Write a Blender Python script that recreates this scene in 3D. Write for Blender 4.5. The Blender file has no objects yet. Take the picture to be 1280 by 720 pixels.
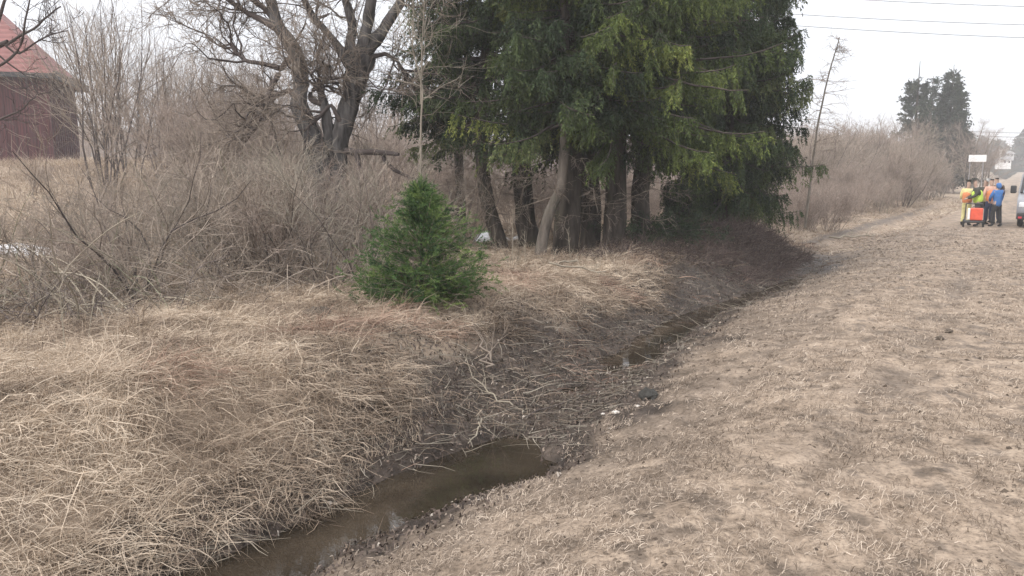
import bpy, math, random
import numpy as np
from mathutils import Vector

SC = bpy.context.scene
COL = SC.collection

# ------------------------------------------------------------------ camera
FPX = 980.0
PITCH = math.atan(145 / FPX)
CAMZ = 1.65
cd = bpy.data.cameras.new('camera')
cam = bpy.data.objects.new('camera', cd)
COL.objects.link(cam)
cam.location = (0, 0, CAMZ)
cam.rotation_euler = (math.pi / 2 - PITCH, 0, 0)
cd.sensor_width = 36
cd.lens = FPX / 1280 * 36
cd.clip_start = 0.1
cd.clip_end = 6000
SC.camera = cam

# ------------------------------------------------------------------ sky, sun, exposure
SUN_EL, SUN_AZ = math.radians(42), math.radians(232)      # azimuth from +Y towards +X: behind the camera, to its left
w = bpy.data.worlds.new('World')
SC.world = w
w.use_nodes = True
nt = w.node_tree
nt.nodes.clear()
out = nt.nodes.new('ShaderNodeOutputWorld')
bg = nt.nodes.new('ShaderNodeBackground')
sky = nt.nodes.new('ShaderNodeTexSky')
sky.sky_type = 'NISHITA'
sky.sun_disc = False
sky.sun_elevation = SUN_EL
sky.sun_rotation = SUN_AZ
sky.dust_density = 4
mix = nt.nodes.new('ShaderNodeMixRGB')
mix.inputs[0].default_value = 0.86
tcw = nt.nodes.new('ShaderNodeTexCoord')                    # the cloud cover over the clear sky: a third as bright at the horizon as overhead
sep = nt.nodes.new('ShaderNodeSeparateXYZ')
nt.links.new(tcw.outputs['Generated'], sep.inputs[0])
cl = nt.nodes.new('ShaderNodeValToRGB')
cl.color_ramp.elements[0].position = 0.0
cl.color_ramp.elements[0].color = (.335, .352, .385, 1)
cl.color_ramp.elements[1].position = 1.0
cl.color_ramp.elements[1].color = (1, 1, 1.0, 1)
nt.links.new(sep.outputs[2], cl.inputs[0])
clm = nt.nodes.new('ShaderNodeMixRGB')
clm.blend_type = 'MULTIPLY'
clm.inputs[0].default_value = 1
clm.inputs[2].default_value = (17.0, 16.8, 16.8, 1)
nt.links.new(cl.outputs[0], clm.inputs[1])
nt.links.new(clm.outputs[0], mix.inputs[2])
nt.links.new(sky.outputs[0], mix.inputs[1])
nt.links.new(mix.outputs[0], bg.inputs[0])
bg.inputs[1].default_value = 0.10
nt.links.new(bg.outputs[0], out.inputs[0])

sd = bpy.data.lights.new('sun', 'SUN')
sd.energy = 1.5
sd.angle = math.radians(10)
sd.color = (1.0, 0.96, 0.9)
sun = bpy.data.objects.new('sun', sd)
COL.objects.link(sun)
sv = Vector((math.sin(SUN_AZ) * math.cos(SUN_EL), math.cos(SUN_AZ) * math.cos(SUN_EL), math.sin(SUN_EL)))
sun.rotation_euler = (-sv).to_track_quat('-Z', 'Y').to_euler()
sun.location = (0, -10, 40)

SC.view_settings.view_transform = 'Standard'
SC.view_settings.look = 'None'
SC.view_settings.exposure = 0.74
SC.view_settings.gamma = 1
SC.view_settings.use_curve_mapping = False
SC.render.engine = 'CYCLES'
SC.cycles.use_denoising = True
SC.cycles.max_bounces = 5
SC.cycles.diffuse_bounces = 3
SC.cycles.glossy_bounces = 2
SC.cycles.transmission_bounces = 2
SC.cycles.volume_bounces = 2
SC.cycles.caustics_reflective = False
SC.cycles.caustics_refractive = False
HAZE = 0.0014

# ------------------------------------------------------------------ numeric helpers
RNG = np.random.default_rng(11)


def hash2(ix, iy, seed):
    h = (ix.astype(np.int64) * 374761393 + iy.astype(np.int64) * 668265263 + seed * 1442695041) & 0xFFFFFFFF
    h = ((h ^ (h >> 13)) * 1274126177) & 0xFFFFFFFF
    h = h ^ (h >> 16)
    return (h & 0xFFFF) / 65535.0


def vnoise(x, y, scale, seed=0):
    x = np.asarray(x, float) / scale
    y = np.asarray(y, float) / scale
    ix, iy = np.floor(x), np.floor(y)
    fx, fy = x - ix, y - iy
    fx = fx * fx * (3 - 2 * fx)
    fy = fy * fy * (3 - 2 * fy)
    a = hash2(ix, iy, seed)
    b = hash2(ix + 1, iy, seed)
    c = hash2(ix, iy + 1, seed)
    d = hash2(ix + 1, iy + 1, seed)
    return (a * (1 - fx) + b * fx) * (1 - fy) + (c * (1 - fx) + d * fx) * fy * 1.0


def sstep(a, b, x):
    t = np.clip((x - a) / (b - a), 0, 1)
    return t * t * (3 - 2 * t)


# ditch axis x = C(y)
_cy = np.array([-400, -40, 0, 4.13, 4.73, 5.23, 5.76, 7.06, 8.68, 9.9, 11.84, 13.5, 15.75, 18, 23.2, 39, 100, 400, 3000.])
_cx = np.array([-260, -30, -4.0, -1.4, -1.07, -.77, -.27, .47, 1.13, 1.76, 2.66, 3.96, 5.6, 7.0, 9.9, 20.6, 60, 256, 1960.])
_ty = np.concatenate([np.linspace(-60, 60, 1201), np.linspace(61, 3000, 600)])
_tx = np.interp(_ty, _cy, _cx)
_k = np.exp(-0.5 * (np.arange(-25, 26) / 9.0) ** 2)
_k /= _k.sum()
_sm = np.convolve(np.pad(_tx[:1201], 25, mode='reflect', reflect_type='odd'), _k, 'valid')
_tx[:1201] = _sm
_ts = np.gradient(_tx, _ty)
WZ = -0.60


def ditch_d(x, y):
    return (x - np.interp(y, _ty, _tx)) / np.sqrt(1 + np.interp(y, _ty, _ts) ** 2)


def road_edge(y):
    return 0.1 + 0.657 * y


def verge_z(y):
    z = np.interp(y, [-100, 4, 31, 60, 120, 400, 3000], [0, 0, -0.46, -0.55, 0.0, 4.0, 20])
    return z


def terrain(x, y):
    x = np.asarray(x, float)
    y = np.asarray(y, float)
    d = ditch_d(x, y)
    zv = verge_z(y)
    # water half width varies along the ditch
    ww = np.interp(y, [0, 4.1, 4.7, 5.6, 6.3, 8.1, 9.9, 11.7, 16, 30], [.25, .25, .2, .32, .22, .2, .14, .14, .1, .1])
    bed = np.interp(y, [0, 5.1, 5.9, 6.5, 7.6, 8.6, 9.2, 11.7, 16, 20, 40, 100], [-.76, -.75, -.72, -.59, -.60, -.585, -.645, -.65, -.63, -.5, -.62, -.6])
    bed = bed + (vnoise(x, y, .32, 3) - .5) * .07 + (vnoise(x, y, .11, 4) - .5) * .03
    # right bank
    bwr = np.interp(y, [0, 5, 8, 14, 22, 40], [2.6, 2.6, 2.5, 2.2, 1.3, 1.2])
    wr = ww - np.interp(y, [0, 4.6, 5.6, 6.5], [.36, .32, .12, .05])
    tr = np.clip((d - wr) / bwr, 0, 1)
    right = bed + (zv - bed) * (1 - np.power(1 - tr, 1.55))
    # left bank: crest of dug-out soil, then the meadow
    end = 1 - sstep(17.9, 19.7, y)
    crest = np.interp(y, [0, 6, 9.5, 13, 15.5, 17.2, 18.5], [-.02, .12, .15, .04, .04, .34, .42]) * end + np.interp(y, [19, 30, 60], [-.36, -.38, -.5]) * (1 - end)
    bwl = np.interp(y, [0, 4.5, 6.3, 8, 11, 15, 18, 22], [1.8, 1.8, 1.6, 2.0, 1.6, 1.5, 1.3, 1.0])
    tl = np.clip((-d - ww * .9) / bwl, 0, 1)
    steep = np.interp(y, [0, 4.5, 5.4, 6.1, 6.9, 8, 30], [.62, .48, .36, .38, .75, .8, .75])
    left = bed + (crest - bed) * np.power(tl * tl * (3 - 2 * tl), steep)
    back = sstep(2.6, np.interp(y, [14, 16.5], [5.5, 4.6]), -d)
    meadow = np.interp(y, [0, 8, 14, 18, 24, 40, 120, 400, 3000], [-.04, -.03, -.1, -.15, -.25, -.2, .3, 4, 20])
    # the rise with the barn
    hill = sstep(15, 42, y + .25 * (-x)) * sstep(4, -14, x) * 2.15
    hill = hill + sstep(45, 100, y) * sstep(10, -60, x) * 1.2
    left = left + (meadow + hill - crest) * back
    z = np.where(d > 0, right, left)
    # roughness
    r = np.hypot(x, y)
    fade = 1 / (1 + (r / 40) ** 2)
    lt = sstep(.5, 1.4, -d)
    onroad = sstep(.2, 1.0, x - road_edge(y))
    rt = sstep(.4, 1.6, d) * (1 - onroad)
    n1 = vnoise(x, y, .55, 7) - .5
    n2 = vnoise(x, y, .21, 8) - .5
    n3 = vnoise(x, y, 1.7, 9) - .5
    n4 = vnoise(x, y, .075, 10) - .5
    z = z + fade * (lt * (n1 * .17 + n2 * .08 + n3 * .16 + n4 * .03) + rt * (n1 * .028 + n2 * .03 + n3 * .04 + n4 * .026))
    z = z + (1 - lt) * (1 - rt) * (1 - onroad) * fade * (n2 * .04 + n4 * .025) * sstep(.2, .6, np.abs(d))
    # wheel ruts along the verge
    rut = np.exp(-((x - road_edge(y) + 1.05) / .22) ** 2) + np.exp(-((x - road_edge(y) + 2.6) / .2) ** 2)
    z = z - rut * .035 * fade
    return z


def tz(x, y):
    return float(terrain(np.array([x]), np.array([y]))[0])


_cp, _sp = math.cos(PITCH), math.sin(PITCH)


def at(u, v, Y):
    a, b = (u - 640) / FPX, (360 - v) / FPX
    d = np.array([a, _cp + b * _sp, -_sp + b * _cp])
    return d * (Y / d[1]) + np.array([0, 0, CAMZ])


def atx(u, Y):
    return float(at(u, 215, Y)[0])


# ------------------------------------------------------------------ mesh building
class MB:
    def __init__(s):
        s.v, s.q, s.t, s.n = [], [], [], 0

    def add(s, verts, quads, tint=0.5):
        verts = np.asarray(verts, float).reshape(-1, 3)
        quads = np.asarray(quads, np.int64).reshape(-1, 4)
        s.v.append(verts)
        s.q.append(quads + s.n)
        t = np.asarray(tint, float)
        s.t.append(np.full(len(verts), float(t)) if t.ndim == 0 else t.reshape(-1))
        s.n += len(verts)
        return s

    def mesh(s, name, mat, smooth=False):
        v = np.concatenate(s.v) if s.v else np.zeros((0, 3))
        q = np.concatenate(s.q) if s.q else np.zeros((0, 4), int)
        t = np.concatenate(s.t) if s.t else np.zeros(0)
        me = bpy.data.meshes.new(name)
        me.vertices.add(len(v))
        me.vertices.foreach_set('co', v.astype(np.float32).ravel())
        me.loops.add(q.size)
        me.loops.foreach_set('vertex_index', q.astype(np.int32).ravel())
        me.polygons.add(len(q))
        me.polygons.foreach_set('loop_start', (np.arange(len(q)) * 4).astype(np.int32))
        try:
            me.polygons.foreach_set('loop_total', np.full(len(q), 4, np.int32))
        except Exception:
            pass
        me.polygons.foreach_set('use_smooth', np.full(len(q), bool(smooth)))
        a = me.attributes.new('tint', 'FLOAT', 'POINT')
        a.data.foreach_set('value', t.astype(np.float32))
        me.update(calc_edges=True)
        if mat:
            me.materials.append(mat)
        return me

    def build(s, name, mat, parent=None, smooth=False):
        o = bpy.data.objects.new(name, s.mesh(name, mat, smooth))
        COL.objects.link(o)
        if parent:
            o.parent = parent
        return o


def tag(o, label=None, cat=None, group=None, kind=None):
    if label:
        o['label'] = label
    if cat:
        o['category'] = cat
    if group:
        o['group'] = group
    if kind:
        o['kind'] = kind
    return o


def empty(name, loc, rz=0.0, label=None, cat=None, group=None, scale=1.0):
    o = bpy.data.objects.new(name, None)
    COL.objects.link(o)
    o.location = loc
    o.rotation_euler = (0, 0, rz)
    o.scale = (scale,) * 3 if np.isscalar(scale) else scale
    o.empty_display_size = .2
    return tag(o, label, cat, group)


def copy_thing(root, loc, rz, scale, label, group=None, tilt=(0, 0)):
    r = root.copy()
    COL.objects.link(r)
    r.location = loc
    r.rotation_euler = (tilt[0], tilt[1], rz)
    r.scale = (scale,) * 3 if np.isscalar(scale) else scale
    r['label'] = label
    if group:
        r['group'] = group
    for ch in list(root.children):
        c = ch.copy()
        COL.objects.link(c)
        c.parent = r
        for g in list(ch.children):
            e = g.copy()
            COL.objects.link(e)
            e.parent = c
    return r


def nrm(a):
    return a / np.maximum(np.linalg.norm(a, axis=-1, keepdims=True), 1e-9)


def tubes(mb, P, R, S=3, tint=None, rough=0.0, rng=None):
    P = np.asarray(P, float)
    R = np.asarray(R, float)
    if P.ndim == 2:
        P, R = P[None], R[None]
    N, K, _ = P.shape
    T = nrm(np.gradient(P, axis=1))
    ref = np.where(np.abs(T[..., 2:3]) > .85, np.array([1., 0, 0]), np.array([0, 0, 1.]))
    U = nrm(np.cross(T, ref))
    V = np.cross(T, U)
    a = 2 * np.pi * np.arange(S) / S
    RR = R[:, :, None] * np.ones(S)
    if rough and rng is not None:
        RR = RR * (1 + rng.normal(0, rough, RR.shape))
    vv = P[:, :, None, :] + RR[..., None] * (np.cos(a)[None, None, :, None] * U[:, :, None] + np.sin(a)[None, None, :, None] * V[:, :, None])
    n, k, s = np.meshgrid(np.arange(N), np.arange(K - 1), np.arange(S), indexing='ij')
    b = n * K * S
    s2 = (s + 1) % S
    q = np.stack([b + k * S + s, b + k * S + s2, b + (k + 1) * S + s2, b + (k + 1) * S + s], -1)
    if tint is None:
        tint = np.full(N, .5)
    tt = np.repeat(np.broadcast_to(np.asarray(tint, float), (N,)), K * S)
    mb.add(vv, q, tt)


def grow(rng, start, d, length, K, wander=.15, up=0.0, taper_up=None):
    start = np.asarray(start, float)
    N = len(start)
    d = nrm(np.asarray(d, float))
    P = np.zeros((N, K, 3))
    P[:, 0] = start
    st = (np.asarray(length, float) / (K - 1))[:, None] * np.ones((N, 1))
    for i in range(1, K):
        d = nrm(d + rng.normal(0, wander, (N, 3)) + np.array([0, 0, up]))
        P[:, i] = P[:, i - 1] + d * st
    return P


def radii(r0, K, tip=.25):
    return np.asarray(r0, float)[:, None] * (1 - (1 - tip) * np.linspace(0, 1, K))[None]


def spawn(rng, P, n, t0=.2, t1=1.0, ang=.8, angv=.25):
    """n children on every path of P: returns start points, directions, parent index, parameter"""
    N, K, _ = P.shape
    idx = np.repeat(np.arange(N), n)
    t = rng.uniform(t0, t1, len(idx))
    f = t * (K - 1)
    i = np.minimum(f.astype(int), K - 2)
    fr = (f - i)[:, None]
    a, b = P[idx, i], P[idx, i + 1]
    s = a + (b - a) * fr
    T = nrm(b - a)
    rv = nrm(rng.normal(0, 1, T.shape))
    side = nrm(rv - (rv * T).sum(-1, keepdims=True) * T)
    an = (ang + rng.normal(0, angv, len(idx)))[:, None]
    return s, T * np.cos(an) + side * np.sin(an), idx, t


def box(mb, c, s, tint=.5, M=None):
    x, y, z = np.array(s) / 2
    v = np.array([[-x, -y, -z], [x, -y, -z], [x, y, -z], [-x, y, -z], [-x, -y, z], [x, -y, z], [x, y, z], [-x, y, z]])
    if M is not None:
        v = v @ np.asarray(M).T
    v = v + np.array(c)
    mb.add(v, [[0, 3, 2, 1], [4, 5, 6, 7], [0, 1, 5, 4], [1, 2, 6, 5], [2, 3, 7, 6], [3, 0, 4, 7]], tint)


def bevel(o, wd=.01, seg=2):
    m = o.modifiers.new('bevel', 'BEVEL')
    m.width = wd
    m.segments = seg
    m.limit_method = 'ANGLE'
    return o


# ------------------------------------------------------------------ materials
def mat_new(name):
    m = bpy.data.materials.new(name)
    m.use_nodes = True
    n = m.node_tree
    b = n.nodes['Principled BSDF']
    return m, n, b


def ramp(n, src, stops):
    r = n.nodes.new('ShaderNodeValToRGB')
    e = r.color_ramp.elements
    while len(e) < len(stops):
        e.new(.5)
    for el, (p, c) in zip(e, stops):
        el.position = p
        el.color = (*c, 1)
    if src is not None:
        n.links.new(src, r.inputs[0])
    return r.outputs[0]


def noise(n, scale, detail=3, coord='Object', rough=.6, stretch=None):
    tc = n.nodes.new('ShaderNodeTexCoord')
    t = n.nodes.new('ShaderNodeTexNoise')
    t.inputs['Scale'].default_value = scale
    t.inputs['Detail'].default_value = detail
    t.inputs['Roughness'].default_value = rough
    src = tc.outputs[coord]
    if stretch:
        mp = n.nodes.new('ShaderNodeMapping')
        mp.inputs['Scale'].default_value = stretch
        n.links.new(src, mp.inputs[0])
        src = mp.outputs[0]
    n.links.new(src, t.inputs['Vector'])
    return t.outputs[0]


def mixc(n, f, a, b, mode='MIX'):
    m = n.nodes.new('ShaderNodeMixRGB')
    m.blend_type = mode
    for i, s in enumerate((f, a, b)):
        if hasattr(s, 'is_linked'):
            n.links.new(s, m.inputs[i])
        elif isinstance(s, (int, float)):
            m.inputs[i].default_value = s
        else:
            m.inputs[i].default_value = (*s, 1)
    return m.outputs[0]


def bump(n, b, h, strength=.5, dist=.02):
    k = n.nodes.new('ShaderNodeBump')
    k.inputs['Strength'].default_value = strength
    k.inputs['Distance'].default_value = dist
    n.links.new(h, k.inputs['Height'])
    n.links.new(k.outputs[0], b.inputs['Normal'])


def plain(name, col, rough=.6, metal=0.0, var=.25, scale=6):
    m, n, b = mat_new(name)
    c2 = tuple(c * (1 - var) for c in col)
    c = ramp(n, noise(n, scale), [(.3, c2), (.7, col)])
    n.links.new(c, b.inputs['Base Color'])
    b.inputs['Roughness'].default_value = rough
    b.inputs['Metallic'].default_value = metal
    return m


def tinted(name, stops, rough=.85, nscale=0, namt=.3, trans=0.0, spec=.25):
    """colour by the per-piece tint attribute, mottled with noise"""
    m, n, b = mat_new(name)
    a = n.nodes.new('ShaderNodeAttribute')
    a.attribute_name = 'tint'
    c = ramp(n, a.outputs['Fac'], stops)
    if nscale:
        nn = noise(n, nscale, 4)
        c = mixc(n, namt, c, ramp(n, nn, [(.3, (.25, .25, .25)), (.75, (1.25, 1.2, 1.15))]), 'MULTIPLY')
    n.links.new(c, b.inputs['Base Color'])
    b.inputs['Roughness'].default_value = rough
    b.inputs['Specular IOR Level'].default_value = spec
    if trans:
        o = n.nodes['Material Output']
        t = n.nodes.new('ShaderNodeBsdfTranslucent')
        n.links.new(c, t.inputs[0])
        ms = n.nodes.new('ShaderNodeMixShader')
        ms.inputs[0].default_value = trans
        n.links.new(b.outputs[0], ms.inputs[1])
        n.links.new(t.outputs[0], ms.inputs[2])
        n.links.new(ms.outputs[0], o.inputs[0])
    return m


def bark(name, dark, light, scale=9, moss=None, bs=.8):
    m, n, b = mat_new(name)
    h = noise(n, scale, 6, stretch=(1, 1, .22))
    c = ramp(n, h, [(.32, dark), (.68, light)])
    if moss:
        c = mixc(n, ramp(n, noise(n, 2.2, 4), [(.5, (0, 0, 0)), (.72, (.7, .7, .7))]), c, moss)
    n.links.new(c, b.inputs['Base Color'])
    b.inputs['Roughness'].default_value = .92
    b.inputs['Specular IOR Level'].default_value = .15
    bump(n, b, h, bs, .04)
    return m


M_OLDBARK = bark('old_bark', (.03, .028, .028), (.145, .135, .132))
M_GREYBARK = bark('grey_spruce_bark', (.07, .06, .052), (.21, .182, .157), moss=(.1, .1, .075))
M_SPRUCEBARK = bark('spruce_bark', (.022, .018, .016), (.085, .071, .060), moss=(.06, .06, .036))
M_PALEBARK = bark('pale_bark', (.09, .078, .065), (.27, .24, .2), scale=14)
M_TWIG = tinted('twig_bark', [(0, (.10, .081, .067)), (.5, (.25, .207, .172)), (1, (.44, .375, .315))], .9, 3, .3)
M_TWIGRED = tinted('reddish_twig_bark', [(0, (.12, .092, .080)), (.5, (.27, .218, .188)), (1, (.43, .36, .31))], .9, 3, .3)
M_TWIGDARK = tinted('dark_twig_bark', [(0, (.045, .036, .034)), (.5, (.10, .082, .078)), (1, (.2, .165, .15))], .9, 3, .3)
M_TWIGGREY = tinted('grey_twig_bark', [(0, (.12, .105, .085)), (.5, (.22, .195, .16)), (1, (.35, .315, .26))], .9, 3, .3)
M_MOUND = tinted('mound_twig_bark', [(0, (.04, .029, .026)), (.5, (.095, .070, .064)), (1, (.19, .15, .13))], .9, 3, .3)
M_TWIGPALE = tinted('pale_twig_bark', [(0, (.17, .15, .12)), (.5, (.30, .265, .21)), (1, (.44, .39, .31))], .9, 3, .3)
M_TWIGGREEN = tinted('greenish_twig_bark', [(0, (.10, .10, .065)), (.5, (.19, .19, .12)), (1, (.33, .32, .24))], .9, 3, .3)
GST = [(0, (.12, .088, .066)), (.3, (.28, .217, .165)), (.65, (.46, .372, .288)), (1, (.66, .56, .45))]
M_GRASS = tinted('dry_grass_blades', GST, .8, 0, trans=.22)
M_REDGRASS = tinted('rusty_grass_blades', [(0, (.16, .095, .07)), (.5, (.36, .25, .19)), (1, (.54, .43, .34))], .8, 0, trans=.2)
M_STRAW = tinted('flattened_straw', [(0, (.10, .076, .058)), (.5, (.31, .25, .20)), (1, (.54, .455, .375))], .85, 0, trans=.1)
M_LEAF = tinted('dead_leaves', [(0, (.03, .023, .020)), (.5, (.085, .064, .055)), (.85, (.2, .155, .125)), (1, (.36, .32, .28))], .7, 0)
M_CRUMB = tinted('dark_earth_crumbs', [(0, (.06, .045, .034)), (.5, (.16, .127, .10)), (1, (.36, .30, .245))], .9)
M_NEEDLE = tinted('spruce_needles', [(0, (.012, .021, .012)), (.45, (.040, .064, .030)), (.75, (.085, .118, .042)), (1, (.17, .19, .075))], .65, 0, trans=.16)
M_NEEDLEOLIVE = tinted('olive_spruce_needles', [(0, (.018, .028, .012)), (.45, (.07, .10, .03)), (.75, (.15, .19, .047)), (1, (.27, .29, .085))], .65, 0, trans=.2)
M_NEEDLEYOUNG = tinted('young_spruce_needles', [(0, (.02, .046, .018)), (.5, (.07, .135, .04)), (1, (.20, .265, .08))], .6, 0, trans=.18)
M_NEEDLEFAR = tinted('far_spruce_needles', [(0, (.016, .024, .020)), (.5, (.035, .05, .036)), (1, (.07, .085, .055))], .8, 0)


def ground_material():
    m, n, b = mat_new('dry_soil_and_grass')
    a = n.nodes.new('ShaderNodeAttribute')
    a.attribute_name = 'mud'
    a2 = n.nodes.new('ShaderNodeAttribute')
    a2.attribute_name = 'left'
    big = noise(n, .8, 5)
    mid = noise(n, 5, 6, rough=.7)
    fine = noise(n, 38, 5, rough=.75)
    verge = ramp(n, mid, [(.28, (.125, .096, .073)), (.43, (.245, .193, .15)), (.6, (.365, .294, .232)), (.8, (.45, .37, .30))])
    verge = mixc(n, .75, verge, ramp(n, fine, [(.33, (.2, .18, .165)), (.48, (.9, .89, .88)), (.7, (1.35, 1.33, 1.3))]), 'MULTIPLY')
    verge = mixc(n, .25, verge, ramp(n, big, [(.3, (.72, .70, .66)), (.7, (1.1, 1.08, 1.06))]), 'MULTIPLY')
    lef = ramp(n, mid, [(.3, (.14, .105, .08)), (.5, (.27, .212, .16)), (.75, (.38, .305, .235))])
    mud = ramp(n, mid, [(.3, (.018, .014, .011)), (.52, (.055, .042, .034)), (.75, (.14, .11, .09))])
    c = mixc(n, a2.outputs['Fac'], verge, lef)
    c = mixc(n, a.outputs['Fac'], c, mud)
    n.links.new(c, b.inputs['Base Color'])
    rr = n.nodes.new('ShaderNodeMapRange')
    rr.inputs['To Min'].default_value = .95
    rr.inputs['To Max'].default_value = .5
    n.links.new(a.outputs['Fac'], rr.inputs[0])
    n.links.new(rr.outputs[0], b.inputs['Roughness'])
    b.inputs['Specular IOR Level'].default_value = .2
    bump(n, b, fine, .6, .03)
    return m


M_GROUND = ground_material()

# ------------------------------------------------------------------ ground: one sheet out to the horizon
def build_ground():
    rr = [.0]
    r = .6
    while r < 3200:
        rr.append(r)
        r *= 1.0085 if r < 45 else 1.03
    rr = np.array(rr)
    rr[0] = .02
    front = np.radians(np.arange(-48, 48, .22))
    back = np.radians(np.arange(48, 312, 4.0))
    th = np.concatenate([front, back])
    A, B = len(rr), len(th)
    X = rr[:, None] * np.sin(th)[None]
    Y = rr[:, None] * np.cos(th)[None]
    Z = terrain(X.ravel(), Y.ravel()).reshape(A, B)
    i, j = np.meshgrid(np.arange(A - 1), np.arange(B), indexing='ij')
    j2 = (j + 1) % B
    q = np.stack([i * B + j, (i + 1) * B + j, (i + 1) * B + j2, i * B + j2], -1).reshape(-1, 4)[:, ::-1]
    mb = MB()
    mb.add(np.stack([X, Y, Z], -1), q)
    me = mb.mesh('ground', M_GROUND, True)
    x, y = X.ravel(), Y.ravel()
    d = ditch_d(x, y)
    wob = (vnoise(x, y, .7, 21) - .5) * .7 + (vnoise(x, y, .25, 22) - .5) * .4
    lo = np.interp(y, [0, 5.4, 6.6, 9, 11.7, 14.5, 18, 21, 40], [-.5, -.55, -1.5, -1.3, -.8, -1.9, -2.0, -.9, -.8])
    hi = np.interp(y, [0, 4.5, 6.3, 8.1, 10.8, 16, 20, 40], [.5, .6, 1.0, 1.0, .75, .6, .5, .5])
    mud = sstep(-.25, .25, d - lo + wob) * (1 - sstep(-.3, .3, d - hi + wob))
    # bare dark patches on the verge and the meadow
    mud = mud * (1 - sstep(19.5, 21.5, y))
    band = np.exp(-((d + .85 + wob * .3) / .28) ** 2) * sstep(20, 22, y) * (1 - sstep(40, 60, y)) * .8
    mud = np.maximum(mud, band)
    soft = sstep(2.6, .6, d + wob * 2.2) * .55 * (1 - .8 * sstep(17, 21, y)) * (d > 0)
    mud = np.maximum(mud, soft)
    q_ = x - road_edge(y)
    track = (np.exp(-((q_ + 1.05) / .3) ** 2) + np.exp(-((q_ + 2.6) / .28) ** 2)) * sstep(.3, .7, vnoise(x, y, .5, 95) * .6 + vnoise(x, y, .12, 96) * .4) * .5 * sstep(3, 6, y)
    mud = np.maximum(mud, track)
    pt = sstep(.56, .72, vnoise(x, y, .16, 31) * .5 + vnoise(x, y, .07, 32) * .5) * .55 * (d > 0)
    mud = np.maximum(mud, pt)
    for nm, val in (('mud', mud), ('left', sstep(-.3, -.9, d + wob * .4))):
        at_ = me.attributes.new(nm, 'FLOAT', 'POINT')
        at_.data.foreach_set('value', val.astype(np.float32))
    o = bpy.data.objects.new('ground', me)
    COL.objects.link(o)
    return tag(o, 'dry tan grass verge and meadow either side of the ditch', kind='structure')


build_ground()


def build_water():
    m, n, b = mat_new('ditch_water')
    c = ramp(n, noise(n, 1.6, 5), [(.35, (.018, .014, .010)), (.7, (.045, .035, .025))])
    n.links.new(c, b.inputs['Base Color'])
    b.inputs['Roughness'].default_value = .02
    b.inputs['IOR'].default_value = 1.33
    b.inputs['Specular IOR Level'].default_value = .8
    bump(n, b, noise(n, 7, 3, stretch=(1, 1, 1)), .03, .02)
    ys = np.arange(-2, 19, .1)
    mb = MB()
    cx = np.interp(ys, _ty, _tx)
    w_ = np.interp(ys, [0, 18, 20, 60], [1.9, 1.6, 1.0, .9])
    v = np.stack([np.stack([cx - w_, ys, np.full_like(ys, WZ)], -1), np.stack([cx + w_, ys, np.full_like(ys, WZ)], -1)], 1)
    k = np.arange(len(ys) - 1)
    mb.add(v, np.stack([2 * k, 2 * k + 1, 2 * k + 3, 2 * k + 2], -1))
    tag(mb.build('ditch_water', m), 'shallow brown water lying in the ditch', kind='structure')


build_water()


def build_road():
    m, n, b = mat_new('gravel_road')
    f = noise(n, 30, 5, rough=.8)
    c = ramp(n, f, [(.3, (.2, .185, .17)), (.55, (.36, .34, .325)), (.8, (.5, .485, .47))])
    n.links.new(c, b.inputs['Base Color'])
    b.inputs['Roughness'].default_value = .95
    bump(n, b, f, .5, .02)
    ys = np.concatenate([np.arange(-20, 45, .15), np.arange(45, 120, 1.5), np.arange(120, 205, 6)])
    us = np.linspace(0, 6.5, 14)
    X = road_edge(ys)[:, None] + us[None] + .42
    X[:, 0] += (vnoise(ys, ys * 0, .5, 41) - .5) * .25 + (vnoise(ys, ys * 0, 2.2, 42) - .5) * .3
    Y = np.broadcast_to(ys[:, None], X.shape)
    Z = terrain(X.ravel(), Y.ravel()).reshape(X.shape) + .012
    A, B = X.shape
    i, j = np.meshgrid(np.arange(A - 1), np.arange(B - 1), indexing='ij')
    q = np.stack([i * B + j, i * B + j + 1, (i + 1) * B + j + 1, (i + 1) * B + j], -1)
    mb = MB()
    mb.add(np.stack([X, Y, Z], -1), q)
    tag(mb.build('road', m, None, True), 'pale gravel road beside the grass verge', kind='structure')


build_road()


def build_haze():
    m = bpy.data.materials.new('haze_air')
    m.use_nodes = True
    n = m.node_tree
    n.nodes.clear()
    o = n.nodes.new('ShaderNodeOutputMaterial')
    v = n.nodes.new('ShaderNodeVolumePrincipled')
    v.inputs['Color'].default_value = (.97, .98, 1.0, 1)
    v.inputs['Density'].default_value = HAZE
    v.inputs['Anisotropy'].default_value = .1
    n.links.new(v.outputs[0], o.inputs['Volume'])
    m.cycles.homogeneous_volume = True
    mb = MB()
    box(mb, (60, 330, 9.5), (1500, 900, 23))
    tag(mb.build('haze', m), 'pale spring haze', kind='stuff')


# haze is a closed box; its floor lies below the lowest ground
build_haze()

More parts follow.
